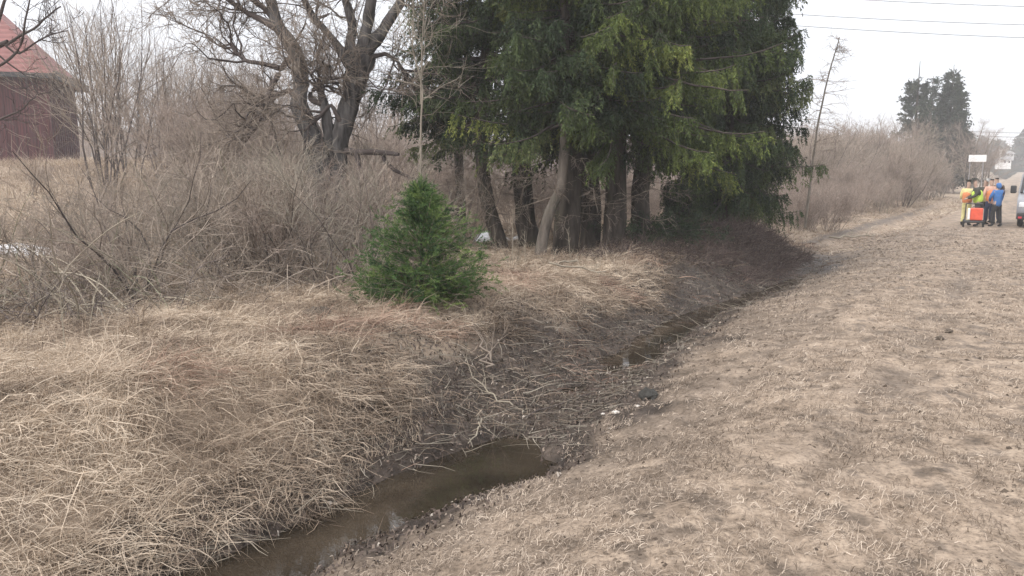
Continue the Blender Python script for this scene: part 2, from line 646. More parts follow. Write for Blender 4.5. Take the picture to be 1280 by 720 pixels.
# ------------------------------------------------------------------ grass and litter
def blades(mb, rng, x, y, yaw, length, e0, e1, width, tint, K=4, lift=.0, zfun=terrain):
    N = len(x)
    t = np.linspace(0, 1, K)
    el = e0[:, None] + (e1 - e0)[:, None] * t[None]
    st = (length / (K - 1))[:, None]
    ch, cv = np.cos(el), np.sin(el)
    h = np.concatenate([np.zeros((N, 1)), np.cumsum(ch[:, :-1] * st, 1)], 1)
    vz = np.concatenate([np.zeros((N, 1)), np.cumsum(cv[:, :-1] * st, 1)], 1)
    yw = yaw[:, None] + rng.normal(0, .6, (N, 1)) * t[None] ** 1.6
    px = x[:, None] + np.cos(yw) * h
    py = y[:, None] + np.sin(yw) * h
    z0 = zfun(x, y)
    pz = z0[:, None] + vz + lift
    zz = zfun(px.ravel(), py.ravel()).reshape(N, K)
    pz = np.maximum(pz, zz + .006 + rng.uniform(0, .035, (N, 1)) * (t[None] > .1))
    tw = rng.uniform(-.9, .9, (N, 1))
    sx, sy, sz = -np.sin(yw) * np.cos(tw), np.cos(yw) * np.cos(tw), np.sin(tw) * np.ones_like(yw)
    wd = width[:, None] * np.clip(1.15 - t[None] ** 1.5, .12, 1) * .5
    P = np.stack([px, py, pz], -1)
    Sd = np.stack([sx, sy, sz], -1) * wd[..., None]
    v = np.stack([P - Sd, P + Sd], 2)
    n, k = np.meshgrid(np.arange(N), np.arange(K - 1), indexing='ij')
    b = n * K * 2 + k * 2
    q = np.stack([b, b + 1, b + 3, b + 2], -1)
    mb.add(v, q, np.repeat(tint, K * 2))


def polar_pts(rng, N, r0, r1, a0, a1, p=1.0):
    """points thinned with distance"""
    r = (r0 ** p + (r1 ** p - r0 ** p) * rng.random(N)) ** (1 / p)
    th = np.radians(rng.uniform(a0, a1, N))
    return r * np.sin(th), r * np.cos(th), r


def left_grass():
    rng = np.random.default_rng(5)
    x, y, r = polar_pts(rng, 380000, 2.2, 24, -44, 32, .9)
    d = ditch_d(x, y)
    den = vnoise(x, y, .35, 51) * .6 + vnoise(x, y, 1.1, 52) * .4
    lo = np.interp(y, [0, 5.4, 6.4, 7.2, 9, 10.8, 12.3, 14.5, 18, 20, 22], [-.38, -.42, -.6, -1.5, -1.35, -.75, -.55, -1.4, -2.1, -.8, -.7])
    lo = lo + (vnoise(x, y, .5, 53) - .5) * .9
    keep = ((d < lo) | ((d < .3) & (rng.random(len(x)) < .10) & (terrain(x, y) > WZ))) & (rng.random(len(x)) < .5 + .9 * sstep(.25, .6, den)) & (y < 24)
    # fewer under the spruces and on the mound of branches
    sp = np.exp(-(((x - 2.2) / 2.3) ** 2 + ((y - 17) / 1.6) ** 2))
    keep &= rng.random(len(x)) > sp * .75
    x, y, r, d = x[keep], y[keep], r[keep], d[keep]
    N = len(x)
    nt = N // 2
    cx_, cy_, _ = polar_pts(rng, 9000, 2.2, 22, -44, 32, .9)
    ci = rng.integers(0, 9000, nt)
    tx_, ty_ = cx_[ci] + rng.normal(0, .035, nt), cy_[ci] + rng.normal(0, .035, nt)
    td = ditch_d(tx_, ty_)
    ok = (td < np.interp(ty_, [0, 5.4, 6.4, 7.2, 9, 10.8, 12.3, 14.5, 18, 20, 22], [-.45, -.48, -.7, -1.6, -1.45, -.85, -.6, -1.5, -2.2, -.8, -.7])) & (ty_ < 22)
    tx_, ty_, td, ci = tx_[ok], ty_[ok], td[ok], ci[ok]
    nt = len(tx_)
    x = np.concatenate([x, tx_])
    y = np.concatenate([y, ty_])
    d = np.concatenate([d, td])
    r = np.hypot(x, y)
    N = len(x)
    tuft_yaw = rng.uniform(-2.4, 1.0, 9000)
    tuft_up = np.clip(rng.normal(.55, .35, 9000), 0, 1.2)
    lo_all = np.interp(y, [0, 5.4, 6.4, 7.2, 9, 10.8, 12.3, 14.5, 18, 20, 22], [-.38, -.42, -.6, -1.5, -1.35, -.75, -.55, -1.4, -2.1, -.8, -.7])
    sw = vnoise(x, y, 1.3, 54) * 9 + vnoise(x, y, .5, 55) * 4
    slope_yaw = -math.pi / 4
    bank = sstep(-1.9, -.9, d)
    yaw = np.where(rng.random(N) < .35 + .5 * bank, slope_yaw + rng.normal(0, .7, N), sw + rng.normal(0, .55, N))
    up = rng.random(N) < .05
    e0 = np.where(up, rng.uniform(.8, 1.45, N), rng.uniform(.02, .6, N))
    e1 = np.where(up, e0 - rng.uniform(.2, 1.0, N), e0 - rng.uniform(.4, 1.6, N))
    yaw[-nt:] = tuft_yaw[ci] + rng.normal(0, .45, nt)
    e0[-nt:] = tuft_up[ci] + rng.normal(0, .2, nt)
    e1[-nt:] = e0[-nt:] - rng.uniform(.9, 1.9, nt)
    L = rng.uniform(.10, .36, N) * (.8 + .5 * vnoise(x, y, .9, 56))
    L[-nt:] *= 1.15
    wd = rng.uniform(.0016, .0040, N) * (.65 + r / 10) * np.where(rng.random(N) < .1, 1.9, 1)
    tint = np.clip(rng.normal(.52, .22, N) + (vnoise(x, y, .7, 57) - .5) * .7 + (vnoise(x, y, .2, 59) - .5) * .55 - .12 * sstep(-1.3, -.5, d) - .35 * (d > lo_all), 0, 1)
    red = (vnoise(x, y, .8, 58) > .62) & (d > -2.2) & (rng.random(N) < .75)
    for nm, sel, mt in (('dry_grass', ~red, M_GRASS), ('rusty_grass', red, M_REDGRASS)):
        mb = MB()
        blades(mb, rng, x[sel], y[sel], yaw[sel], L[sel], e0[sel], e1[sel], wd[sel], tint[sel])
        tag(mb.build(nm, mt), {'dry_grass': 'matted pale dry grass on the left bank', 'rusty_grass': 'rust brown dead grass along the lip of the bank'}[nm], 'grass', kind='stuff')


left_grass()


def chaff():
    rng = np.random.default_rng(15)
    x, y, r = polar_pts(rng, 260000, 2.2, 20, -42, 26, .85)
    d = ditch_d(x, y)
    lo = np.interp(y, [0, 5.4, 6.4, 7.2, 9, 10.8, 12.3, 14.5, 18, 20, 22], [-.42, -.45, -.65, -1.4, -1.3, -.75, -.6, -1.4, -2.1, -.8, -.7])
    k = d < lo + (vnoise(x, y, .3, 91) - .5) * .5
    x, y, r = x[k], y[k], r[k]
    n = len(x)
    mb = MB()
    e0 = rng.uniform(0, .35, n)
    blades(mb, rng, x, y, vnoise(x, y, .45, 92) * 10 + rng.normal(0, .8, n), rng.uniform(.02, .09, n), e0, e0 - rng.uniform(0, .8, n), rng.uniform(.0018, .0042, n) * (.7 + r / 10),
           np.clip(rng.normal(.42, .24, n) + (vnoise(x, y, .25, 93) - .5) * .6, 0, 1), K=3)
    tag(mb.build('broken_straw', M_GRASS), 'short broken straw bedded under the long grass of the left bank', 'grass', kind='stuff')


chaff()


def far_grass():
    rng = np.random.default_rng(6)
    x, y, r = polar_pts(rng, 190000, 14, 75, -44, 32, 1.0)
    d = ditch_d(x, y)
    keep = ((d < -1.1) | ((y > 20) & (d < .9) & ((d > -.45) | (rng.random(len(x)) < .3)) & (rng.random(len(x)) < .6))) & (vnoise(x, y, 1.2, 61) > .2) & ~((y < 20.5) & (x > -2))
    x, y, r = x[keep], y[keep], r[keep]
    N = len(x)
    mb = MB()
    e0 = rng.uniform(.3, 1.45, N)
    blades(mb, rng, x, y, rng.uniform(0, 6.28, N), rng.uniform(.2, .65, N) * np.where((y < 40) & (ditch_d(x, y) > -4), .45, 1), e0 * np.where(ditch_d(x, y) > -4, .5, 1), e0 - rng.uniform(.4, 1.6, N),
           rng.uniform(.006, .012, N) * (1 + r / 40), np.clip(rng.normal(.5, .2, N) + (vnoise(x, y, 2.5, 62) - .5) * .6, 0, 1), K=3)
    tag(mb.build('meadow_grass', M_GRASS), 'tall dead meadow grass on the rise before the barn', 'grass', kind='stuff')


far_grass()


def verge_straw():
    rng = np.random.default_rng(7)
    x, y, r = polar_pts(rng, 340000, 2.2, 34, -25, 38, .75)
    d = ditch_d(x, y)
    den = vnoise(x, y, .4, 71) * .5 + vnoise(x, y, .13, 72) * .5
    keep = (d > .75 + (vnoise(x, y, .5, 73) - .5) * .7) & (den > .34 + .3 * rng.random(len(x))) & (x < road_edge(y) + .3 + .4 * rng.random(len(x)))
    x, y, r = x[keep], y[keep], r[keep]
    N = len(x)
    mb = MB()
    e0 = np.where(rng.random(N) < .05, rng.uniform(.4, 1.0, N), rng.uniform(.0, .22, N))
    e1 = e0 - rng.uniform(.1, .9, N)
    yaw = np.where(rng.random(N) < .55, rng.normal(.15, .5, N) + math.pi * (rng.random(N) < .5), rng.uniform(0, 6.28, N))
    blades(mb, rng, x, y, yaw, rng.uniform(.010, .05, N) * (1 + r / 25), e0, e1,
           rng.uniform(.0018, .0036, N) * (1 + r / 12), np.clip(rng.normal(.46, .27, N) + (vnoise(x, y, .9, 74) - .5) * .5 + (vnoise(x, y, .16, 75) - .5) * .5, 0, 1), K=3)
    tag(mb.build('flattened_straw', M_STRAW), 'short flattened straw on the grass verge', 'grass', kind='stuff')


verge_straw()


def soil_crumbs():
    rng = np.random.default_rng(17)
    x, y, r = polar_pts(rng, 26000, 2.3, 26, -25, 36, .8)
    d = ditch_d(x, y)
    pr = .10 + .7 * sstep(2.6, .8, d) + .8 * sstep(.55, .75, vnoise(x, y, .5, 77) * .6 + vnoise(x, y, .15, 78) * .4)
    k = (d > .5) & (x < road_edge(y)) & (rng.random(len(x)) < pr)
    x, y, r = x[k], y[k], r[k]
    n = len(x)
    s = rng.uniform(.003, .009, n) * (1 + r / 7) * rng.choice([.6, 1, 1.5], n)
    o = np.array([[1, 0, 0], [0, 1, 0], [-1, 0, 0], [0, -1, 0], [0, 0, .7]])
    v = o[None] * s[:, None, None] * rng.uniform(.6, 1.4, (n, 5, 3))
    a = rng.uniform(0, 6.28, n)
    vx = v[..., 0] * np.cos(a)[:, None] - v[..., 1] * np.sin(a)[:, None]
    vy = v[..., 0] * np.sin(a)[:, None] + v[..., 1] * np.cos(a)[:, None]
    P = np.stack([vx + x[:, None], vy + y[:, None], v[..., 2] + terrain(x, y)[:, None]], -1)
    b = np.arange(n)[:, None] * 5
    q = np.stack([b + np.array([[0, 1, 4, 4]]), b + np.array([[1, 2, 4, 4]]), b + np.array([[2, 3, 4, 4]]), b + np.array([[3, 0, 4, 4]])], 1)
    mb = MB()
    mb.add(P, q, np.repeat(np.clip(rng.normal(.4, .25, n), 0, 1), 5))
    tag(mb.build('soil_crumbs', M_CRUMB), 'dark crumbs of earth scattered over the verge', 'soil', kind='stuff')


soil_crumbs()


def ditch_litter():
    rng = np.random.default_rng(8)
    x, y, r = polar_pts(rng, 150000, 4, 21, -32, 28, .9)
    d = ditch_d(x, y)
    lo = np.interp(y, [0, 5.4, 6.6, 9, 11.7, 14.5, 18, 21, 40], [-.7, -.75, -1.9, -1.7, -1.1, -2.2, -2.2, -.6, -.5])
    keep = (d > lo) & (d < .9) & (terrain(x, y) > WZ - .015) & (rng.random(len(x)) < np.interp(d, [-2, -.3, .3, 1.0], [.9, .8, .45, .1]))
    x, y, r = x[keep], y[keep], r[keep]
    N = len(x)
    mb = MB()
    tint = np.clip(rng.normal(.42, .27, N), 0, 1)
    tint[rng.random(N) < .003] = 1
    blades(mb, rng, x, y, rng.uniform(0, 6.28, N), rng.uniform(.012, .04, N), rng.uniform(-.2, .6, N), rng.uniform(-.7, .4, N), rng.uniform(.006, .02, N), tint, K=3, lift=.01)
    tag(mb.build('leaf_litter', M_LEAF), 'dark wet dead leaves and debris in the ditch', 'leaf litter', kind='stuff')
    # thin sticks and dead stems among it
    x, y, r = polar_pts(rng, 16000, 4, 20.5, -28, 28, .9)
    d = ditch_d(x, y)
    keep = (d > np.interp(y, [0, 5.4, 6.6, 9, 11.7, 14.5, 18.6, 20], [-.7, -.7, -1.9, -1.7, -1.2, -2.0, -2.0, -.4])) & (d < np.where(y < 6, -.3, .55)) & (terrain(x, y) > WZ - .03)
    x, y, r = x[keep][:2200], y[keep][:2200], r[keep][:2200]
    N = len(x)
    z = terrain(x, y) + .015
    dr = np.stack([rng.normal(0, 1, N), rng.normal(0, 1, N), rng.normal(0, .16, N)], -1)
    P = grow(rng, np.stack([x, y, z], -1), dr, rng.uniform(.08, .4, N), 4, .13, 0)
    P[..., 2] = np.maximum(P[..., 2], terrain(P[..., 0].ravel(), P[..., 1].ravel()).reshape(P.shape[:2]) + .006)
    mb = MB()
    tubes(mb, P, radii(rng.uniform(.002, .005, N), 4), 3, np.clip(rng.normal(.5, .25, N), 0, 1))
    tag(mb.build('stick_litter', M_TWIGGREY), 'thin dead sticks and stems strewn in the ditch', 'sticks', kind='stuff')


ditch_litter()


def mound_brush():
    rng = np.random.default_rng(9)
    n = 42000
    y = rng.uniform(14.2, 20, n)
    x = np.interp(y, _ty, _tx) + rng.uniform(-3.8, -.2, n)
    d = ditch_d(x, y)
    m = (d < -.3) & (rng.random(n) < sstep(14.2, 16, y) * (1 - sstep(18.8, 20, y)))
    x, y, d = x[m][:14000], y[m][:14000], d[m][:14000]
    n = len(x)
    z = terrain(x, y)
    dr = np.stack([rng.normal(.35, .7, n), rng.normal(-.2, .7, n), rng.uniform(-.1, .9, n)], -1)
    P = grow(rng, np.stack([x, y, z], -1), dr, rng.uniform(.12, .5, n), 4, .3, -.12)
    mb = MB()
    tubes(mb, P, radii(rng.uniform(.003, .008, n), 4), 3, np.clip(rng.normal(.45, .25, n), 0, 1))
    tag(mb.build('mound_brushwood', M_MOUND), 'dark purplish brushwood covering the end of the spoil mound', 'brushwood', kind='stuff')


mound_brush()

# ------------------------------------------------------------------ bare trees and shrubs
def shrub_mesh(seed, H=2.4, nst=7, spread=.55, n1=7, n2=5, n3=4, up=.06, r=.016, base=.18, wander=.13):
    rng = np.random.default_rng(seed)
    a = rng.uniform(0, 6.28, nst)
    s = np.stack([np.cos(a) * base * rng.random(nst), np.sin(a) * base * rng.random(nst), np.zeros(nst) - .06], -1)
    el = spread * rng.uniform(.25, 1.15, nst)
    dr = np.stack([np.cos(a) * np.sin(el), np.sin(a) * np.sin(el), np.cos(el)], -1)
    L = H * rng.uniform(.7, 1.08, nst)
    P0 = grow(rng, s, dr, L, 9, wander, up)
    R0 = radii(r * rng.uniform(.55, 1.1, nst), 9, .22)
    stems, twigs = MB(), MB()
    tubes(stems, P0, R0, 5, rng.uniform(.15, .65, nst))
    s1, d1, i1, t1 = spawn(rng, P0, n1, .12, .97, .7, .25)
    L1 = L[i1] * (1.05 - t1) * rng.uniform(.35, .75, len(i1)) + .12
    P1 = grow(rng, s1, d1, L1, 6, wander * 1.1, up)
    tubes(twigs, P1, radii(np.minimum(r * .5, .003 + .006 * L1), 6, .35), 3, rng.uniform(.15, .7, len(i1)))
    s2, d2, i2, t2 = spawn(rng, P1, n2, .15, 1, .65, .3)
    L2 = L1[i2] * rng.uniform(.25, .6, len(i2)) + .06
    P2 = grow(rng, s2, d2, L2, 4, wander * 1.2, up)
    tubes(twigs, P2, radii(.0022 + .003 * L2, 4, .45), 3, rng.uniform(.25, .8, len(i2)))
    if n3:
        s3, d3, i3, t3 = spawn(rng, P2, n3, .2, 1, .6, .3)
        L3 = L2[i3] * rng.uniform(.3, .7, len(i3)) + .04
        P3 = grow(rng, s3, d3, L3, 3, wander, up)
        tubes(twigs, P3, radii(.002 + .002 * L3, 3, .5), 3, rng.uniform(.3, 1, len(i3)))
    return stems, twigs


def split_pieces(mb, n):
    v, q, t = mb.v[0], mb.q[0], mb.t[0]
    a, b = len(v) // n, len(q) // n
    return [(v[i * a:(i + 1) * a], q[i * b:(i + 1) * b] - i * a, t[i * a:(i + 1) * a]) for i in range(n)]


def make_shrub(name, seed, m_stem, m_twig, label, cat='shrub', group=None, loc=(0, 0, 0), rz=0, scale=1, **k):
    st, tw = shrub_mesh(seed, **k)
    root = empty(name, loc, rz, label, cat, group, scale)
    if k.get('nst', 7) <= 3:
        rest = st
        for vv, qq, tt in split_pieces(rest, k['nst']):
            p = MB()
            p.add(vv, qq, tt)
            p.build('stem', m_stem, root, True)
    else:
        st.build('stems', m_stem, root, True)
    tw.build('twigs', m_twig, root)
    return root


_free = {}


def place(protos, pts, label, group, rng, smin=.8, smax=1.2):
    """first use of a prototype moves it; later uses copy it"""
    for (x, y, s) in pts:
        p = protos[rng.integers(len(protos))]
        sc = s * rng.uniform(smin, smax)
        sc = (sc * rng.uniform(.85, 1.15), sc * rng.uniform(.85, 1.15), sc)
        rz = rng.uniform(0, 6.28)
        z = tz(x, y) - .03
        if p.name not in _free:
            _free[p.name] = 1
            p.location, p.scale = (x, y, z), sc
            p.rotation_euler = (0, 0, rz)
            p['label'], p['group'] = label, group
        else:
            copy_thing(p, (x, y, z), rz, sc, label, group)


rng = np.random.default_rng(21)
# thicket on the left, between the brush by the meadow and the rise with the barn
lab = 'bare grey-brown shrub in the tangled thicket on the left of the old tree'
grp = 'shrubs in the left thicket'
P_L = [make_shrub('bare_shrub', 100 + i, (M_TWIG, M_TWIGDARK, M_TWIGDARK, M_TWIGGREEN)[i], (M_TWIG, M_TWIGRED, M_TWIGGREY, M_TWIG)[i], lab, group=grp, H=2.2, nst=8, n1=6, n2=5, n3=3, spread=.6, up=.05, wander=.16) for i in range(4)]
P_LP = [make_shrub('bare_shrub', 120 + i, M_TWIGRED, M_TWIGRED, lab, group=grp, H=1.8, nst=9, n1=6, n2=4, n3=3, spread=.7, up=.03) for i in range(2)]
pts = []
for k in range(84):
    Y = rng.uniform(10.5, 25)
    u = rng.uniform(-40, 470)
    # keep the view of the rise open on the far left
    if (u < 290 and Y > 13 and rng.random() < .45) or (u < 120 and Y > 11.5 and rng.random() < .7):
        continue
    pts.append((atx(u, Y), Y, .66 + .24 * (u > 230) + (.035 if u > 230 else .0) * (Y - 10)))
place(P_L + P_LP, pts, lab, grp, rng)

# thicket behind the old tree and the spruces
lab = 'bare brown shrub in the thicket behind the old tree and the spruces'
grp = 'shrubs behind the old tree and the spruces'
P_M = [make_shrub('bare_shrub', 140 + i, M_TWIGRED, M_TWIGRED, lab, group=grp, H=3.2, nst=10, n1=9, n2=6, n3=3, spread=.5, up=.05, r=.02) for i in range(3)]
pts = []
for k in range(58):
    Y = rng.uniform(21, 36)
    u = rng.uniform(210, 900)
    pts.append((atx(u, Y), Y, rng.uniform(.7, 1.1) + (.2 if u < 350 else -.2)))
place(P_M, pts, lab, grp, rng)

# tall grey saplings beyond the left thicket
lab = 'tall slender grey sapling clump rising behind the left thicket'
grp = 'tall sapling clumps behind the left thicket'
P_T = [make_shrub('sapling_clump', 160 + i, M_TWIGDARK, M_TWIG, lab, 'sapling', grp, H=6.5, nst=8, n1=10, n2=4, n3=3, spread=.33, up=.08, r=.036, base=.5, wander=.09) for i in range(3)]
pts = [(atx(u, Y), Y, s) for u, Y, s in ((135, 27, .95), (160, 31, 1.0), (128, 34, 1.05), (205, 30, .8), (240, 36, .9), (285, 33, .8), (320, 38, .9), (262, 44, 1.0), (345, 42, .9), (222, 42, .85), (300, 46, 1.0), (460, 40, .9), (490, 34, .7), (180, 47, 1.), (520, 44, .85))]
place(P_T, pts, lab, grp, rng, .92, 1.08)

# roadside thicket to the right of the spruces
lab = 'bare reddish-brown shrub in the roadside thicket right of the spruces'
grp = 'shrubs in the roadside thicket'
P_R = [make_shrub('roadside_shrub', 180 + i, (M_TWIGRED, M_TWIGDARK, M_TWIGPALE)[i], (M_TWIGRED, M_TWIG, M_TWIGRED)[i], lab, group=grp, H=3.4, nst=13, n1=9, n2=6, n3=4, spread=.55, up=.05, r=.02, base=.5) for i in range(3)]
pts = []
for k in range(90):
    Y = rng.uniform(26, 68)
    back = rng.uniform(1.0, 9) if Y < 60 else rng.uniform(1, 14)
    x = float(np.interp(Y, _ty, _tx)) - 1.0 - back
    s = np.interp(Y, [26, 34, 45, 68], [.42, .5, .85, 1.35]) * rng.uniform(.6, 1.15)
    if back > 4 and Y > 42:
        s *= 1.25
    pts.append((x, Y, s))
place(P_R, pts, lab, grp, rng)
# lower brush right beside the spruces
lab = 'low bare brown shrub on the flat grass between the mound and the roadside thicket'
grp = 'low shrubs beyond the mound'
P_B = [make_shrub('low_shrub', 200 + i, M_TWIGRED, M_TWIGRED, lab, group=grp, H=1.7, nst=14, n1=6, n2=4, n3=3, spread=.5, up=.06, r=.011, base=.45) for i in range(2)]
pts = [(atx(rng.uniform(860, 1075), Y), Y, rng.uniform(.7, 1.15)) for Y in rng.uniform(26.5, 34, 30)]
place(P_B, pts, lab, grp, rng)

# ---- shrubs one can point at
def named_shrub(u, Y, label, seed, name='bare_shrub', mats=(None, None), scale=1, rz=0., cat='shrub', **k):
    x = atx(u, Y)
    return make_shrub(name, seed, mats[0] or M_TWIG, mats[1] or M_TWIG, label, cat, None, (x, Y, tz(x, Y) - .03), rz, scale, **k)


named_shrub(165, 10.5, 'dark twisted shrub with long leaning stems in front of the left thicket', 301, mats=(M_TWIGDARK, M_TWIG), H=2.7, nst=6, n1=7, n2=5, n3=3, spread=.85, wander=.2, r=.022)
named_shrub(45, 11.5, 'dark crooked young tree below the barn wall with upturned twigs', 302, 'young_tree', (M_TWIGDARK, M_TWIG), H=2.2, nst=3, n1=8, n2=5, n3=4, spread=.4, wander=.24, r=.024, cat='tree')
named_shrub(330, 11.5, 'dense grey shrub of fine upright twigs before the old tree trunk', 303, mats=(M_TWIG, M_TWIG), H=2.0, nst=18, n1=8, n2=5, n3=4, spread=.5)
named_shrub(268, 12.5, 'spreading grey shrub with a dark crossing stem left of the old tree', 304, mats=(M_TWIGDARK, M_TWIG), H=2.3, nst=8, n1=8, n2=6, n3=4, spread=.75)
named_shrub(440, 13.5, 'pinkish brown bushy shrub right below the old tree', 305, mats=(M_TWIGRED, M_TWIGRED), H=1.9, nst=16, n1=8, n2=5, n3=4, spread=.55)
named_shrub(575, 17.5, 'thin bare shrub leaning behind the young spruce', 306, mats=(M_TWIGDARK, M_TWIG), H=2.4, nst=6, n1=6, n2=5, n3=3, spread=.75)
named_shrub(640, 13.2, 'sparse upright dry stalks at the foot of the leftmost spruce trunk', 307, 'dry_weed', (M_TWIGPALE, M_TWIGPALE), H=.9, nst=7, n1=2, n2=2, n3=0, spread=.25, r=.006, cat='weed')


def arching(seed, n, L, r, name, label, u, Y, m, droop=-.13, wid=1.2, dirx=None):
    """a heap of arching, half-fallen stems"""
    rng = np.random.default_rng(seed)
    x0, y0 = atx(u, Y), Y
    s = np.stack([rng.normal(0, wid, n), rng.normal(0, wid * .45, n), np.zeros(n)], -1)
    s[:, 2] = terrain(s[:, 0] + x0, s[:, 1] + y0) - tz(x0, y0)
    az = rng.uniform(0, 6.28, n) if dirx is None else rng.normal(dirx, .7, n)
    el = rng.uniform(.35, 1.3, n)
    dr = np.stack([np.cos(az) * np.cos(el), np.sin(az) * np.cos(el), np.sin(el)], -1)
    LL = L * rng.uniform(.5, 1.1, n)
    P = grow(rng, s, dr, LL, 10, .09, droop)
    gz = terrain((P[..., 0] + x0).ravel(), (P[..., 1] + y0).ravel()).reshape(P.shape[:2]) - tz(x0, y0)
    P[..., 2] = np.maximum(P[..., 2], gz + .01)
    root = empty(name, (x0, y0, tz(x0, y0)), 0, label, 'shrub')
    a, b = MB(), MB()
    tubes(a, P, radii(r * rng.uniform(.5, 1.1, n), 10, .3), 4, rng.uniform(.1, .9, n))
    s1, d1, i1, t1 = spawn(rng, P, 7, .2, 1, .7, .3)
    P1 = grow(rng, s1, d1, rng.uniform(.15, .55, len(i1)), 5, .2, -.03)
    tubes(b, P1, radii(rng.uniform(.002, .0045, len(i1)), 5, .4), 3, rng.uniform(.1, .9, len(i1)))
    s2, d2, i2, t2 = spawn(rng, P1, 3, .2, 1, .7, .3)
    P2 = grow(rng, s2, d2, rng.uniform(.06, .25, len(i2)), 3, .2, 0)
    tubes(b, P2, radii(rng.uniform(.0016, .003, len(i2)), 3, .5), 3, rng.uniform(.1, .9, len(i2)))
    a.build('stems', m, root)
    b.build('twigs', M_TWIG if m is not M_TWIGDARK else M_TWIGDARK, root)
    return root


arching(401, 60, 1.8, .012, 'arching_shrub', 'heap of pale arching stems collapsed at the edge of the meadow, far left', 55, 9.3, M_TWIGPALE)
arching(402, 40, 1.6, .011, 'arching_shrub', 'greenish mossy arching stems half fallen in the brush heap below the snow strip', 75, 10.2, M_TWIGGREEN, dirx=math.pi)
arching(403, 55, 1.5, .009, 'arching_shrub', 'grey tangle of low arching twigs right of the dark hollow in the brush', 165, 9.9, M_TWIG)
arching(404, 60, 1.0, .008, 'bramble', 'low dark bramble tangle along the meadow edge on the far left', 10, 8.7, M_TWIGDARK, -.2, 1.1)
arching(405, 45, 1.1, .008, 'bramble', 'low grey bramble patch between the meadow and the dense grey shrub', 300, 10.6, M_TWIG, -.15, .9)
arching(406, 40, .9, .007, 'bramble', 'low brown bramble patch just left of the young spruce', 415, 11.0, M_TWIGRED, -.15, .8)


# ---- the old gnarled tree
def px_path(pts, Y, rng, wob=.25, K=14):
    p = np.array([at(u, v, Y) for u, v in pts])
    t = np.linspace(0, len(p) - 1, K)
    q = np.stack([np.interp(t, np.arange(len(p)), p[:, i]) for i in range(3)], -1)
    q[:, 1] += np.cumsum(rng.normal(0, wob / K ** .5, K)) * np.linspace(.2, 1, K)
    q[1:-1] = q[1:-1] * .6 + (q[:-2] + q[2:]) * .2
    return q


